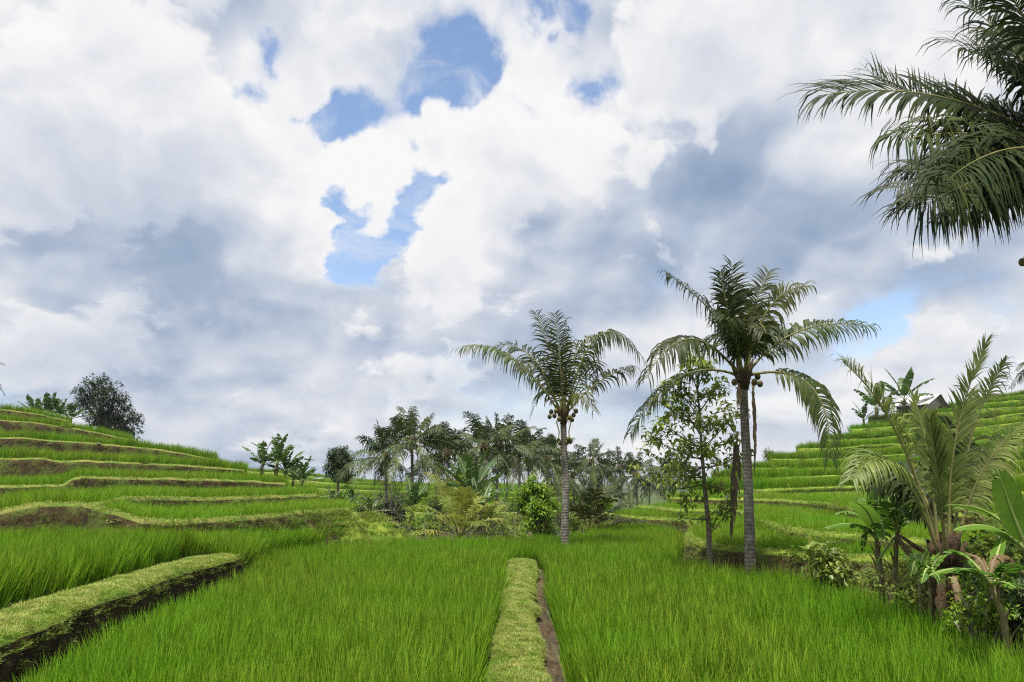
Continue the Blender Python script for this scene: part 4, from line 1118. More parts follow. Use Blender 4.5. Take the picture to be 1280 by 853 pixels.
GP = [ # px, crown py, distance, size, kind, label
 (487, 574, 44, .95, 0, 'leftmost palm of the background grove, its low fronds sweeping left over the purple shrub'),
 (519, 556, 40, .85, 1, 'background palm with a bare grey trunk standing clear in front of the grove'),
 (545, 573, 52, 1.0, 2, 'background palm partly hidden just right of the clear grey trunk'),
 (563, 570, 50, .95, 3, 'dense palm of the grove right of the one with the clear grey trunk'),
 (605, 562, 46, .90, 1, 'background palm with a pale brown trunk and long drooping fronds'),
 (619, 560, 50, .95, 0, 'dark upright palm in the middle of the background grove'),
 (648, 566, 56, 1.0, 3, 'background palm whose round crown shows sky under it'),
 (664, 578, 64, 1.0, 2, 'background palm seen behind the light green tree'),
 (684, 578, 60, 1.1, 1, 'background palm directly left of the central coconut palm'),
 (698, 592, 70, 1.0, 2, 'low palm behind the trunk of the central coconut palm'),
 (718, 596, 74, 1.0, 0, 'background palm just right of the central trunk'),
 (737, 580, 82, 1.15, 1, 'tallest far palm right of the central coconut palm'),
 (752, 596, 92, 1.1, 3, 'far palm between two taller ones right of the central trunk'),
 (774, 588, 84, 1.15, 2, 'far palm with an upright tuft, middle of the distant right group'),
 (797, 597, 78, 1.1, 0, 'far palm with wide yellowish side fronds above the right paddies'),
 (810, 603, 96, 1.1, 1, 'small far palm beside the wide yellowish one'),
 (835, 597, 92, 1.1, 3, 'rightmost distant palm, beneath the slender tree'),
 (590, 585, 68, .9, 2, 'low far palm seen through the gap left of the pale brown trunk'),
 (632, 592, 76, .9, 1, 'low far palm between the dark upright one and the round crown'),
 (1300, 455, 96, 1.2, 2, 'palm crown peeking over the top of the right hill at the edge'),
 (-36, 462, 74, 1.0, 0, 'palm crown peeking in at the left edge above the left hill'),
]
for i, g in enumerate(GP):
    zb = None
    if g[0] > 1200: zb = 9.0
    if g[0] < 50: zb = 5.0
    grove_palm(*g, zb=zb, lean=(uni(-.04, .04), uni(-.05, .05)), keep=.9 if i % 3 else .8)

def young_palm(px, py, d, h, n, label, mat='frond_yellow', seed=1, zb=None):
    """stemless young palm: fronds from the ground"""
    random.seed(seed)
    c = W(px, py, d); zb = c.z if zb is None else zb
    root = empty('young_palm', (c.x, d, zb)); tag(root, label, 'palm tree', 'young stemless palms')
    for k in range(n):
        az = k*2.399 + uni(-.3, .3); el = lerp(1.4, .5, k/(n-1)) + uni(-.1, .1); ln = h*uni(.85, 1.15)
        hh = V((math.cos(az), math.sin(az), 0)); dd = hh*math.cos(el) + UP*math.sin(el)
        mb = frond_mb(hh*.05, dd*ln*.6, dd*ln + hh*ln*.2 - UP*ln*.22*(1+k/n), n=36, ll=h*.27, wid=.045, droop=.5, tint=uni(.1, .8), start=.28, rr=.024, segs=3)
        mb.build('frond', [M[mat], M['rachis']], root)
    return root
young_palm(574, 672, 23.5, 1.75, 13, 'yellowish young palm with no trunk at the far edge of the left paddy', seed=3)
young_palm(560, 650, 33, 2.6, 11, 'young palm with upright yellow fronds behind the yellowish stemless palm', seed=4)
young_palm(737, 668, 26, 2.1, 14, 'green young palm right of the central coconut palm at the paddy edge', 'frond', seed=5)
young_palm(425, 640, 36, 1.2, 8, 'small grey leaved young palm at the foot of the round tree', 'frond_far', seed=6)
young_palm(610, 668, 30, 1.7, 9, 'low spreading young palm among the bushes left of the light green tree', 'frond_yellow', seed=8)

# ---------------------------------------------------------------- broad-leaved trees and bushes
def crown_leaves(mb, blobs, count, size, tint=(.0, 1.0), shell=.55, outw=.8, aspect=.5, clump=7):
    tot = sum(b[3]*b[3] for b in blobs)
    for b in blobs:
        c = V(b[:3]); r = b[3]; sq = b[4] if len(b) > 4 else 1.0
        n = int(count * r*r/tot / clump)
        for _ in range(n):
            d = V((random.gauss(0, 1), random.gauss(0, 1), random.gauss(0, 1))).normalized()
            q = 1 - (1-shell)*random.random()**1.3 if random.random() < .75 else random.random()
            p = c + V((d.x*r*q, d.y*r*q, d.z*r*q*sq))
            if nz((p.x*1.7/size*.22, p.y*1.7/size*.22, p.z*1.7/size*.22)) < -.16: continue
            ti = uni(*tint)
            for _k in range(clump):
                dd = (d*outw + V((uni(-1, 1), uni(-1, 1), uni(-.8, .6)))).normalized()
                leaf(mb, p + V((uni(-1, 1), uni(-1, 1), uni(-1, 1)))*size*.7, dd, size*uni(.7, 1.25), min(1, max(0, ti + uni(-.2, .2))), 0, aspect)
def limbs(mb, base, ends, r0, r1=.01, sag=.0, seg=6):
    for e in ends:
        e = V(e); b = V(base); m = b.lerp(e, .5) + V((uni(-.1, .1), uni(-.1, .1), uni(.0, .15)))*(e-b).length*.5
        pts = [bez(b, m, e, i/6) for i in range(7)]
        mb.tube(pts, [lerp(r0, r1, i/6) for i in range(7)], seg)
def broad_tree(name, base, label, cat, trunk_h, r0, blobs, count, size, mat, group=None, tint=(0, 1), clump=7, shell=.55, aspect=.5, seed=1, fork=None):
    random.seed(seed)
    root = empty(name, base); tag(root, label, cat, group)
    mb = MB(); top = V((uni(-.1, .1)*trunk_h*.3, 0, trunk_h))
    mb.tube([V((0, 0, -.3)), V((0, 0, trunk_h*.3)), V((top.x*.5, .02, trunk_h*.7)), top], [r0*1.3, r0, r0*.85, r0*.7], 8)
    limbs(mb, top*(.92), [V(b[:3]) + V((uni(-.3, .3), uni(-.3, .3), uni(0, .4)))*b[3] for b in blobs for _ in range(3)], r0*.55)
    mb.build('trunk', [M['bark']], root)
    mb = MB(); crown_leaves(mb, blobs, count, size, tint, shell, .8, aspect, clump); mb.build('crown', [M[mat]], root)
    return root
def bush(base, label, blobs, count, size, mat, seed=1, group='bushes around the paddies', tint=(0, 1), name='bush', aspect=.5, cat='bush', clump=7):
    random.seed(seed)
    root = empty(name, base); tag(root, label, cat, group)
    mb = MB(); limbs(mb, (0, 0, -.2), [V(b[:3]) + V((uni(-.4, .4), uni(-.4, .4), uni(-.2, .5)))*b[3] for b in blobs for _ in range(3)], .03, .006, seg=5)
    mb.build('stem', [M['bark']], root)
    mb = MB(); crown_leaves(mb, blobs, count, size, tint, .35, .6, aspect, clump); mb.build('foliage', [M[mat]], root)
    return root

# slender tree in front of the tallest palm
random.seed(41)
dS = 14.9
bS = XY(888, dS, -.3); ps = Px(bS, dS)
slim = empty('slender_tree', bS)
tag(slim, 'slender young tree with sparse pale green leaves standing left of the tallest palm', 'tree')
axis = [V((0, 0, -.1)), ps(886, 660), ps(881, 610), ps(877, 560), ps(874, 510), ps(870, 462)]
mb = MB()
fine = [samp(axis, i*5/30) for i in range(31)]
mb.tube(fine, [lerp(.058, .01, i/30)*(1+uni(-.05, .05)) for i in range(31)], 8)
ends = []
def limb_to(t, tip, sub=3, r=.016):
    b = samp(axis, t*5); m = b.lerp(tip, .5) + V((0, 0, -.05)) + V((uni(-.1, .1), uni(-.1, .1), uni(-.04, .1)))
    pts = [bez(b, m, tip, i/7) for i in range(8)]
    mb.tube(pts, [lerp(r, .004, i/7) for i in range(8)], 5)
    ends.append(pts[-1]); ends.append(pts[5]); ends.append(pts[6])
    for _ in range(sub):
        p = pts[random.randrange(3, 8)]; e = p + V((uni(-.3, .3), uni(-.3, .3), uni(-.12, .28)))
        mb.tube([p, p.lerp(e, .5) + UP*.03, e], [.007, .005, .003], 4); ends.append(e); ends.append(p.lerp(e, .5))
for t, px, py, dy in ((.45, 808, 598, -.2), (.45, 802, 560, .4), (.5, 925, 572, .2), (.5, 838, 585, -.6), (.54, 812, 545, .1), (.56, 915, 545, -.4), (.58, 920, 520, .3), (.6, 822, 520, -.3), (.62, 905, 585, .7), (.63, 850, 560, -.8), (.66, 838, 500, .4), (.68, 908, 500, -.2),
                      (.7, 900, 530, -.7), (.72, 850, 522, .7), (.74, 835, 480, -.1), (.78, 898, 475, .2), (.8, 850, 478, -.5), (.84, 890, 490, .5), (.86, 856, 455, .1), (.9, 884, 456, -.2), (.95, 870, 448, .1), (.6, 880, 560, -.7), (.66, 872, 530, .8), (.42, 830, 612, .3), (.40, 905, 612, -.3), (.5, 868, 590, .8), (.7, 820, 500, .5), (.55, 840, 570, .5)):
    limb_to(t, ps(px, py, dy), 4)
for t, px, py, dy in ((.24, 846, 646, -.1), (.28, 905, 640, .2), (.18, 917, 632, -.2), (.34, 850, 628, -.3)):
    limb_to(t, ps(px, py, dy), 2, .012)
mb.build('trunk', [M['bark']], slim)
mb = MB()
for e in ends:
    if random.random() < .05: continue
    ti = uni(.0, .9)
    for _ in range(random.randrange(6, 11)):
        d = V((uni(-1, 1), uni(-1, 1), uni(-.9, .45))); leaf(mb, e + V((uni(-.1, .1), uni(-.1, .1), uni(-.1, .1))), d, uni(.09, .17), min(1, max(0, ti+uni(-.3, .3))), 0, .5)
mb.build('crown', [M['leaf_slim']], slim)
# dead frond caught in it
dft = ps(919, 563, -.15)
df = empty('dead_palm_frond', bS + dft)
tag(df, 'dead grey brown palm frond hanging caught between the slender tree and the tallest palm', 'dead frond')
mb = frond_mb(V((0.06, 0, .35)), V((-.03, 0, -.5)), ps(914, 664, -.1) - dft, n=46, ll=.36, wid=.03, droop=1.8, tint=.4, start=.12, rr=.02, ragged=.5, lift=-.2, fwd=(1.0, 1.35))
mb.build('leaflets', [M['frond_dead'], M['rachis_dead']], df)

# round clipped tree beyond the left paddy
d = 52; b = XY(421, d, ground_z(-11, d)); b.z = -1.6
cz = W(421, 580, d).z - b.z
bl = [(0, 0, cz, .86, 1.12), (.25, -.2, cz+.35, .72, 1), (-.3, .1, cz-.2, .75, 1), (.3, .2, cz-.45, .66, 1), (-.15, -.25, cz+.55, .6, 1), (.1, -.3, cz-.65, .55, .9)]
broad_tree('round_tree', b, 'small dense tree with a round ball of dark leaves beyond the left terraces', 'tree', cz-.75, .11, bl, 12000, .15, 'leaf_round', seed=51, shell=.6)
# big dark tree on the left ridge
d = 68; b = W(132, 552, d); b.z -= 1.0
def rel(px, py, dy=0): return W(px, py, d+dy) - b
bl = [(*rel(112, 490), 1.2, 1), (*rel(124, 484, .5), 1.3, .9), (*rel(138, 495, -.5), 1.3, 1), (*rel(105, 505, .4), .9, 1), (*rel(150, 505), 1.0, 1), (*rel(128, 512, -.3), 1.4, 1), (*rel(150, 520, .6), 1.2, 1), (*rel(163, 528), 1.0, 1), (*rel(160, 540, .4), 1.2, .8), (*rel(122, 528), 1.3, .8), (*rel(140, 535), 1.2, .8), (*rel(98, 492, .3), .5, 1), (*rel(170, 522), .5, 1)]
broad_tree('ridge_tree', b, 'big dark loose crowned tree on the ridge of the left hill', 'tree', 1.6, .3, bl, 13000, .24, 'leaf_dark', seed=52, shell=.25)
# light green tree by the central palm, in two tiers
d = 27; b = XY(668, d, -1.2)
def rel(px, py, dy=0): return W(px, py, d+dy) - b
broad_tree('light_green_tree', b, 'bushy tree with fresh light green leaves left of the central palm trunk', 'tree', 1.2, .08,
    [(*rel(668, 610), .42, 1), (*rel(660, 622, .2), .42, 1), (*rel(680, 624, -.1), .40, 1), (*rel(668, 632, .3), .45, .9), (*rel(674, 603, .1), .25, 1), (*rel(652, 632), .3, .8), (*rel(688, 634, .2), .26, .8)], 5200, .16, 'leaf_light', seed=53, clump=6, shell=.12, aspect=.42)
d = 23.5; b = XY(675, d, -.9)
def rel(px, py, dy=0): return W(px, py, d+dy) - b
broad_tree('light_green_tree', b, 'smaller light green sapling in front of the bushy light green tree', 'tree', .7, .05,
    [(*rel(672, 640), .30, 1), (*rel(682, 648, .2), .28, 1), (*rel(664, 652), .28, 1), (*rel(676, 660, .2), .34, 1), (*rel(670, 632), .16, 1), (*rel(684, 640), .14, 1)], 2600, .13, 'leaf_light', seed=54, clump=6, shell=.12, aspect=.42)
def bush_at(px, py, d, w, h, label, mat, size, count, seed, zb=None, **k):
    """px,py: visible top centre; w, h in metres"""
    c = W(px, py, d); zb = c.z - h
    random.seed(seed)
    bl = []
    for i in range(7):
        a = uni(0, 6.28); r = uni(.22, .38)*min(w, h*1.3)
        bl.append((math.cos(a)*w*.32*uni(.2, 1), math.sin(a)*w*.3, uni(.3, .82)*h - r*.2, r, .9))
    bl.append((0, 0, h*.72, h*.27, 1))
    return bush((c.x, d, zb), label, bl, count, size, mat, seed, **k)
BU = [
 (490, 606, 34, 2.7, 2.9, 'dull purple leaved shrub below the leftmost grove palm', 'leaf_purple', .13, 4200),
 (452, 622, 37, 1.6, 1.9, 'green bush between the round tree and the purple shrub', 'leaf_bush', .12, 1800),
 (525, 628, 30, 1.4, 2.0, 'bright green bush right of the purple shrub', 'leaf_light', .12, 1500),
 (545, 612, 33, 1.3, 2.4, 'dark rounded bush behind the yellowish stemless palm', 'leaf_dark', .13, 1700),
 (535, 645, 27, 1.5, 1.5, 'yellow green bush at the paddy edge left of the stemless palm', 'leaf_bush', .1, 1600),
 (612, 640, 27, 1.9, 1.8, 'tangled olive bush right of the stemless palm', 'leaf_bush', .09, 2200),
 (640, 640, 25, 1.7, 1.7, 'pale flowering olive shrub left of the light green sapling', 'leaf_bush', .08, 2400),
 (632, 652, 23.2, 1.1, 1.0, 'low yellow green shrub at the end of the left paddy', 'leaf_bush', .08, 1300),
 (652, 660, 22.8, .9, .8, 'low grassy shrub at the end of the path', 'leaf_light', .08, 900),
 (690, 655, 24, .6, 1.0, 'small dark shrub against the central palm trunk', 'leaf_dark', .09, 900),
 (716, 645, 25, 1.0, 1.4, 'green shrub just right of the central palm trunk', 'leaf_bush', .1, 1500),
 (728, 655, 24.5, .7, .9, 'low shrub below the green young palm', 'leaf_bush', .09, 800),
 (752, 655, 27, .9, 1.2, 'brownish shrub at the right end of the bushes', 'leaf_purple', .09, 800),
 (590, 622, 40, 3.0, 3.0, 'dark thicket behind the yellowish young palms', 'leaf_dark', .16, 2600),
 (630, 622, 44, 3.4, 3.2, 'dark thicket behind the light green tree', 'leaf_dark', .16, 2600),
 (540, 640, 45, 3.5, 2.6, 'dark thicket under the dense grove palms', 'leaf_round', .17, 2400),
 (700, 628, 48, 4.0, 3.4, 'dark thicket behind the central palm trunk', 'leaf_dark', .18, 2600),
 (738, 632, 60, 4.0, 2.6, 'dark far thicket under the tallest far palm', 'leaf_dark', .2, 1500),
 (775, 630, 66, 3.4, 2.2, 'dark far thicket below the distant right palms', 'leaf_dark', .2, 1800),
 (800, 632, 72, 2.6, 1.8, 'small far thicket at the foot of the wide yellowish palm', 'leaf_round', .2, 1400),
 (470, 645, 30, 1.6, 1.3, 'weedy green bush at the far left corner of the paddy', 'leaf_bush', .1, 1500),
 (442, 640, 29, 1.3, 1.2, 'leafy bush behind the end of the lowest left terrace', 'leaf_light', .1, 1300),
 (500, 650, 27, 1.2, 1.0, 'low bush beside the bare grey trunk', 'leaf_bush', .1, 1200),
 (960, 560, 54, 1.1, .9, 'small round bush on the skyline of the right hill', 'leaf_bush', .12, 900),
 (908, 592, 46, 2.4, 1.5, 'grassy bush at the left end of the right hill', 'leaf_light', .12, 1600),
 (932, 580, 49, 2.0, 1.3, 'second grassy bush at the left end of the right hill, behind the palm trunk', 'leaf_bush', .12, 1300),
 (1240, 535, 54, 1.8, 1.4, 'light tuft of bushes halfway up the right hill', 'leaf_light', .14, 1200),
]
for i, (px, py, d, w, h, lb, mat, sz, ct) in enumerate(BU):
    bush_at(px, py, d, w, h, lb, mat, sz, ct, 60+i)
# bushes on the right bank near the camera
d = 11.3; 
bush_at(1036, 680, 11.6, .75, .8, 'leafy low bush with big pale leaves on the bank right of the tallest palm', 'leaf_slim', .12, 750, 91, aspect=.75)
bush_at(1268, 712, 8.3, 1.0, .9, 'dark shaded bush at the right edge behind the small bananas', 'leaf_round', .075, 2000, 92)
bush_at(1215, 712, 8.2, .9, .8, 'bushy undergrowth between the young palm and the small banana', 'leaf_light', .06, 2400, 93)
bush_at(1130, 718, 10.3, .8, .6, 'low undergrowth below the two banana plants', 'leaf_bush', .08, 1100, 94)
bush_at(1240, 650, 9.6, 1.5, 1.1, 'green thicket behind the bright banana leaf at the right edge', 'leaf_bush', .1, 1800, 95)
bush_at(1300, 660, 8.4, 1.3, 1.4, 'dark thicket at the right edge of the picture', 'leaf_round', .08, 2400, 96)

# ---------------------------------------------------------------- bananas
def banana_leaf_mb(P0, P1, P2, w, nseg=26, tear=.25, sag=.25, tint=.5, ref=None, rib=.022, petiole=.16, fold=.25):
    """broad blade either side of a midrib, split by wind into strips"""
    mb = MB()
    m = 14; pts = [bez(P0, P1, P2, i/m) for i in range(m+1)]
    mb.tube(pts, [rib*(1-.85*i/m) for i in range(m+1)], 6, .5, 1)
    for sg in (1, -1):
        cur = sag*uni(.6, 1.4); extra = 0; prev = None
        for i in range(nseg+1):
            q = i/nseg; t = petiole + (1-petiole)*q
            P = bez(P0, P1, P2, t); T = bezT(P0, P1, P2, t)
            S = T.cross(ref if ref is not None else UP)
            if S.length < .15: S = T.cross(V((.2, 1, 0)))
            S.normalize(); Nn = S.cross(T)
            ww = w * .5 * (math.sin(math.pi*min(1, (q*.93+.06)))**.55) * (1 if q < .96 else .6)
            torn = random.random() < tear and 0 < i < nseg
            def rowpts(ex):
                out = []; p = P.copy(); dd = (S*sg*math.cos(fold) + Nn*math.sin(fold) + T*.22).normalized()
                for k in range(5):
                    out.append(p.copy()); p = p + dd*(ww/4); dd = (dd + V((0, 0, -1))*((cur+ex)*.42) + Nn*(.05*math.sin(i*1.9)*(k > 1))).normalized()
                return out
            row = rowpts(extra)
            if prev is not None:
                mb.add(prev + row, [(k, k+1, 5+k+1, 5+k) if sg > 0 else (k, 5+k, 5+k+1, k+1) for k in range(4)], [min(1, max(0, tint + (.12 if k > 2 else 0) + uni(-.06, .06))) for k in range(10)], 0)
            if torn:
                extra = uni(-.1, .75); row = rowpts(extra)
                row = [r + T*(.01 + .02*k) if k else r for k, r in enumerate(row)]
            prev = row
    return mb
def banana(base, label, stem, leaves, r=.07, mat='banana', group='banana plants', pxf=None):
    """stem: points; leaves: (mid, tip, width, options) as offsets"""
    root = empty('banana_plant', base); tag(root, label, 'banana plant', group)
    mb = MB(); mb.tube(stem, [lerp(r*1.1, r*.7, i/(len(stem)-1)) for i in range(len(stem))], 9)
    for k in range(9):   # old sheaths peeling from the stem
        i = random.randrange(len(stem)-1); p = stem[i].lerp(stem[i+1], random.random()); a = uni(0, 6.28)
        blade(mb, p + V((math.cos(a), math.sin(a), 0))*r*.9, a, uni(.15, .35), uni(.05, .5), uni(.5, 2.2), r*.9, .3, 3)
    mb.build('stem', [M['pstem']], root)
    top = stem[-1]
    for mid, tip, w, o in leaves:
        o = dict(o); mt = o.pop('mat', mat); nm = o.pop('name', 'leaf'); st = o.pop('base', top)
        ctrl = mid*2 - (st + tip)*.5
        lf = banana_leaf_mb(st, ctrl, tip, w, **o).build(nm, [M[mt], M['midrib'] if mt != 'banana_dry' else M['rachis_dead']], root)
        if nm == 'dead_leaf': tag(lf, 'brown withered banana leaf')
    return root
random.seed(71)
d = 11.0; b = XY(1103, d, -.1); p = Px(b, d)
banana(b, 'banana plant with broad leaves spreading left, first of the pair on the right bank', [V((0, 0, -.15)), p(1101, 715), p(1098, 695), p(1096, 676)],
 [(p(1070, 656, -.1), p(1029, 661, -.3), .26, dict(tint=.6, sag=.5)), (p(1075, 645, .1), p(1044, 642, .2), .26, dict(tint=.7)), (p(1084, 640, -.2), p(1063, 628, -.5), .30, dict(tint=.9, tear=.1, fold=.1)), (p(1088, 635, .2), p(1070, 622, .5), .24, dict(tint=.4)),
  (p(1098, 635, .1), p(1088, 598, .2), .32, dict(tint=.3)), (p(1106, 640, .3), p(1122, 615, .5), .30, dict(tint=.2)), (p(1102, 655, -.3), p(1106, 678, -.7), .30, dict(tint=.4, sag=.5)), (p(1085, 665, .0), p(1078, 690, .1), .2, dict(tint=.2, sag=.8)), (p(1098, 650, .4), p(1104, 640, .9), .3, dict(tint=.3))], r=.042)
d = 10.7; b = XY(1118, d, -.1); p = Px(b, d)
banana(b, 'darker banana plant with upright leaves, second of the pair on the right bank', [V((0, 0, -.15)), p(1118, 720), p(1120, 695), p(1121, 668)],
 [(p(1112, 630, .1), p(1098, 588, .2), .40, dict(tint=.1)), (p(1122, 625, .2), p(1128, 590, .4), .36, dict(tint=.1)), (p(1110, 640, -.2), p(1090, 625, -.4), .36, dict(tint=.3)), (p(1132, 645, .1), p(1140, 640, .4), .3, dict(tint=.15, sag=.6)),
  (p(1124, 640, -.3), p(1132, 650, -.7), .3, dict(tint=.2, sag=.6)), (p(1136, 676, -.1), p(1158, 690, -.1), .22, dict(mat='banana_dry', name='dead_leaf', sag=1.2, tear=.5)), (p(1132, 684, -.2), p(1148, 700, -.3), .18, dict(mat='banana_dry', name='dead_leaf', sag=1.2, tear=.5)), (p(1108, 685, 0), p(1096, 702, 0), .1, dict(tint=.8, sag=1))], r=.036)
d = 8.4; b = XY(1296, d, .1); p = Px(b, d)
banana(b, 'tall banana plant cut by the right edge with one bright upright leaf', [V((0, 0, -.15)), p(1294, 745), p(1290, 715), p(1287, 694)],
 [(p(1265, 640, -.1), p(1247, 588, -.2), .36, dict(tint=.95, tear=.06, sag=.05, ref=V((0, -1, .3)), fold=.05)), (p(1240, 644, .2), p(1182, 632, .3), .24, dict(tint=.75, tear=.05, sag=.3, fold=.1)), (p(1240, 660, -.2), p(1192, 663, -.4), .24, dict(tint=.7, tear=.08, sag=.4, fold=.1)),
  (p(1310, 640, .1), p(1330, 590, .3), .4, dict(tint=.5)), (p(1320, 660, -.2), p(1370, 650, -.4), .4, dict(tint=.5)), (p(1300, 645, .4), p(1305, 620, .9), .36, dict(tint=.4))], r=.085)
d = 7.7; b = XY(1262, d, -.15); p = Px(b, d)
banana(b, 'small leaning banana plant at the lower right with a brown dead leaf', [V((0, 0, -.15)), p(1255, 775), p(1247, 752), p(1238, 732)],
 [(p(1205, 712, -.2), p(1161, 720, -.4), .15, dict(tint=.85, tear=.02, sag=.15, fold=.05)), (p(1212, 700, .1), p(1188, 690, .2), .26, dict(tint=.6)), (p(1222, 715, -.3), p(1200, 712, -.8), .28, dict(tint=.15)), (p(1235, 712, .2), p(1225, 700, .6), .28, dict(tint=.2)),
  (p(1256, 718, -.1), p(1262, 705, -.3), .26, dict(tint=.1)), (p(1245, 697, .15), p(1264, 702, .25), .16, dict(mat='banana_dry', name='dead_leaf', sag=1.2, tear=.4)), (p(1222, 698, .2), p(1206, 700, .2), .14, dict(mat='banana_dry', name='dead_leaf', sag=1.0, tear=.4)), (p(1246, 695, .3), p(1254, 672, .5), .12, dict(tint=.8, tear=0)), (p(1252, 728, -.2), p(1270, 735, -.4), .2, dict(tint=.5))], r=.032)
d = 9.1; b = XY(1152, d, -.15); p = Px(b, d)
banana(b, 'little banana sucker between the pair and the young palm', [V((0, 0, -.1)), p(1150, 735), p(1149, 718)],
 [(p(1144, 703, -.1), p(1139, 722, -.2), .15, dict(tint=.5, sag=.5)), (p(1152, 702, .1), p(1157, 690, .1), .16, dict(tint=.8)), (p(1158, 708, -.1), p(1166, 720, -.2), .15, dict(tint=.4)), (p(1146, 700, .2), p(1142, 692, .4), .15, dict(tint=.4))], r=.022)
d = 8.9; b = XY(1163, d, -.15); p = Px(b, d)
banana(b, 'second little banana sucker, right beside the dark trunk of the young palm', [V((0, 0, -.1)), p(1163, 742), p(1161, 722)],
 [(p(1158, 712, -.1), p(1152, 730, -.2), .14, dict(tint=.4, sag=.6)), (p(1170, 702, .1), p(1180, 695, .1), .16, dict(tint=.9)), (p(1168, 715, -.2), p(1176, 728, -.3), .14, dict(tint=.3)), (p(1176, 716, .1), p(1196, 716, .1), .12, dict(tint=.7))], r=.02)
# fallen grey stalk leaning on the young palm
mb = MB(); a0 = W(1192, 722, 8.7); a1 = XY(1217, 8.3, -.25)
mb.tube([a0, a0.lerp(a1, .5) + V((.03, 0, .03)), a1], [.035, .05, .06], 8)
tag(mb.build('dead_stalk', [M['rachis_dead']]), 'grey dead banana stalk leaning to the right of the young palm', 'dead stalk')

random.seed(72)
def proto_banana(n, h, lw, mat, seed):
    random.seed(seed); lv = []
    for k in range(n):
        az = k*2.399 + uni(-.3, .3); el = lerp(1.35, .35, k/(n-1)); ln = h*uni(.75, 1.0); hh = V((math.cos(az), math.sin(az), 0)); dd = hh*math.cos(el) + UP*math.sin(el)
        lv.append((dd*ln*.55, dd*ln + hh*ln*.1 - UP*ln*.2*k/n, lw*uni(.85, 1.1), dict(tint=uni(.1, .9), tear=.3, nseg=16, sag=.4)))
    return lv
def far_banana(px, py, d, h, kind, label, rz=None, stemh=.22, mat='banana_far', n=9):
    c = W(px, py, d); random.seed(kind*13 + int(px))
    st = [V((0, 0, -.3)), V((0, 0, stemh*h*.5)), V((.02, 0, stemh*h))]
    lv = [(st[-1] + a, st[-1] + b, w, o) for a, b, w, o in proto_banana(n, h*(1-stemh*.45), h*.26, mat, kind*7 + int(px))]
    return banana((c.x, d, c.z), label, st, lv, r=.05*h, mat=mat, group='bananas at the edges of the hills')
FBN = [
 (327, 592, 35, 1.5, 1, 'upright banana at the end of the left hill, left one of the clump'), (345, 594, 36, 1.9, 2, 'tallest banana of the clump at the end of the left hill'), (356, 600, 36.5, 1.5, 3, 'ragged banana right of the tallest one at the end of the left hill'),
 (377, 612, 36, 1.4, 4, 'low spreading banana at the end of the left hill, right of the clump'), (366, 606, 38, 1.3, 5, 'small banana half hidden in the clump at the end of the left hill'), (414, 634, 40, 1.0, 6, 'pair of upright banana leaves at the foot of the round tree'), (438, 634, 42, 1.1, 7, 'ragged pale banana right of the round tree'),
 (40, 526, 60, 2.0, 2, 'torn banana on the left ridge, leftmost by the big tree'), (58, 528, 61, 2.5, 3, 'tallest banana on the left ridge'), (73, 529, 61, 2.1, 4, 'upright banana on the left ridge next to the big tree'), (88, 532, 62, 2.1, 5, 'leaning banana touching the big tree on the left ridge'), (48, 526, 62, 2.0, 6, 'small banana between the two tall ones on the left ridge'),
 (1131, 512, 73, 4.0, 3, 'big banana above the hut on the right hill'), (1096, 522, 72, 3.6, 4, 'dark banana left of the hut on the right hill'), (1108, 524, 74, 2.0, 5, 'short banana beside the hut on the right hill'), (1080, 532, 71, 2.2, 6, 'leftmost banana by the hut on the right hill'),
 (515, 648, 31, 1.6, 1, 'light green banana right of the purple shrub'), (590, 640, 32, 2.4, 2, 'torn grey green banana between the grove trunks'), (600, 650, 27, 1.4, 7, 'low banana with pale leaves right of the yellowish stemless palm'), (462, 650, 30, .9, 4, 'tiny pale banana at the far left corner of the paddy'), (575, 628, 42, 2.6, 6, 'dark torn banana beneath the dense grove palm'),
]
for a in FBN: far_banana(*a)

# ---------------------------------------------------------------- hut on the right hill
d = 75; hx = W(1150, 515, d); zf = hx.z - .45
hut = empty('hut', (hx.x, d, zf), R(38)); tag(hut, 'small hut with a white tin roof on top of the right hill among bananas', 'hut')
ht = W(1150, 494.5, d).z - zf
mb = MB(); w2, dp, eh = 1.7, 1.4, ht*.55
mb.add([(-w2, -dp, 0), (w2, -dp, 0), (w2, dp, 0), (-w2, dp, 0), (-w2, -dp, eh), (w2, -dp, eh), (w2, dp, eh), (-w2, dp, eh), (.55, -dp, ht-.06), (.55, dp, ht-.06)],
       [(0, 1, 5, 8, 4), (1, 2, 6, 5), (2, 3, 7, 9, 6), (3, 0, 4, 7)], .5, 0, False)
mb.build('wall', [M['hut']], hut)
mb = MB()
def roof_slab(x0, z0, x1, z1):
    n = 14
    for i in range(n):
        y0, y1 = lerp(-dp-.4, dp+.4, i/n), lerp(-dp-.4, dp+.4, (i+1)/n); a = .02 if i % 2 else -.01
        mb.box((0, 0, 0), (0, 0, 0)) if False else None
        t = .05
        mb.add([(x0, y0, z0+a), (x1, y0, z1+a), (x1, y1, z1+a), (x0, y1, z0+a), (x0, y0, z0+a+t), (x1, y0, z1+a+t), (x1, y1, z1+a+t), (x0, y1, z0+a+t)], [(0, 3, 2, 1), (4, 5, 6, 7), (0, 1, 5, 4), (1, 2, 6, 5), (2, 3, 7, 6), (3, 0, 4, 7)], .5, 0, False)
roof_slab(-w2-.5, eh-.25, .55, ht); roof_slab(.55, ht, w2+.45, eh-.2)
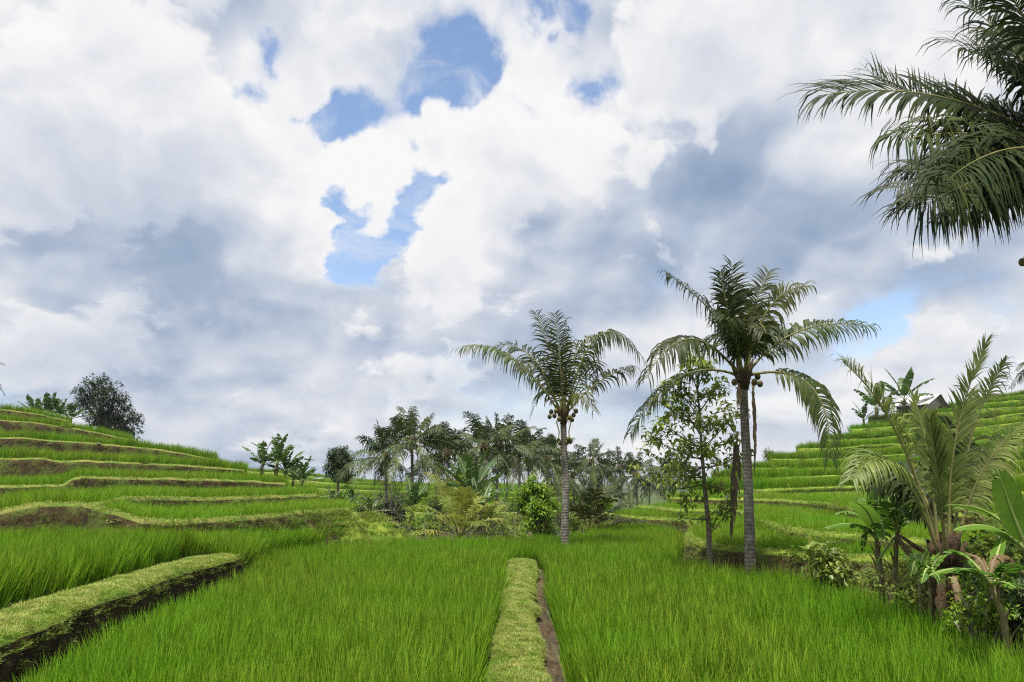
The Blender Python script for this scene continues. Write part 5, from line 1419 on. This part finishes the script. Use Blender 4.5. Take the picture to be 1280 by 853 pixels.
mb.build('roof', [M['tin']], hut)
mb = MB(); mb.box((.9, -dp-.04, .0), (1.45, -dp+.02, eh*.85)); mb.build('door', [M['dark']], hut)
mb = MB(); mb.tube([V((.55, -dp-.42, ht-.02)), V((1.3, -dp-.42, lerp(ht, eh-.2, .6)-.02)), V((w2+.45, -dp-.42, eh-.22))], [.06]*3, 6); mb.build('gable_board', [M['wood']], hut)
# white post in the near paddy's face
# ---------------------------------------------------------------- bits lying about
mb = MB(); c = W(66, 465+90, 39)
def stone(px, py, d, r, label, mat='earth_pale'):
    c = W(px, py, d); mb = MB(); mb.ball((0, 0, 0), r, 10, 7, .5, 0, (1.3, 1, .6))
    mb.v = [tuple(V(v)*(1 + .25*nz((v[0]*9+px, v[1]*9, v[2]*9)))) for v in mb.v]
    tag(mb.build('stone', [M[mat]], None, c), label, 'stone')
stone(123, 555, 40.2, .11, 'pale stone lying on a bund of the left hillside')

# ---------------------------------------------------------------- rank growth on the valley floor round the bushes, and the air
random.seed(90)
pts = []
for _ in range(5200):
    x, y = uni(-9, 7), uni(20.5, 46)
    if y < 28 and x > 2.2: continue
    z = -.55 if y < 22.5 else ground_z(x, y)
    if y < 22.5 and x > -1.4: z = -.4
    pts.append((x, y, z - .03, uni(1.2, 2.4), uni(1.0, 2.2), uni(-.3, .3), uni(-.3, .3)))
scatter('weed', WEED, pts, 'rank grass and weeds round the bushes beyond the far edge of the paddy', 'weeds', 'weeds on the banks')
def haze(density):
    mb = MB(); mb.box((-6000, -6000, -32), (6000, 6000, 32))
    m, nt, N, L = new_mat('air'); p = nd(nt, 'ShaderNodeVolumePrincipled')
    p.inputs['Color'].default_value = (.80, .88, 1, 1); p.inputs['Density'].default_value = density; p.inputs['Anisotropy'].default_value = .2
    o = nd(nt, 'ShaderNodeOutputMaterial'); L.new(p.outputs[0], o.inputs['Volume'])
    tag(mb.build('haze', [m]), 'thin pale haze that softens the far palms and hills', 'haze', kind='stuff')
HAZE = 0.00022
if HAZE: haze(HAZE)
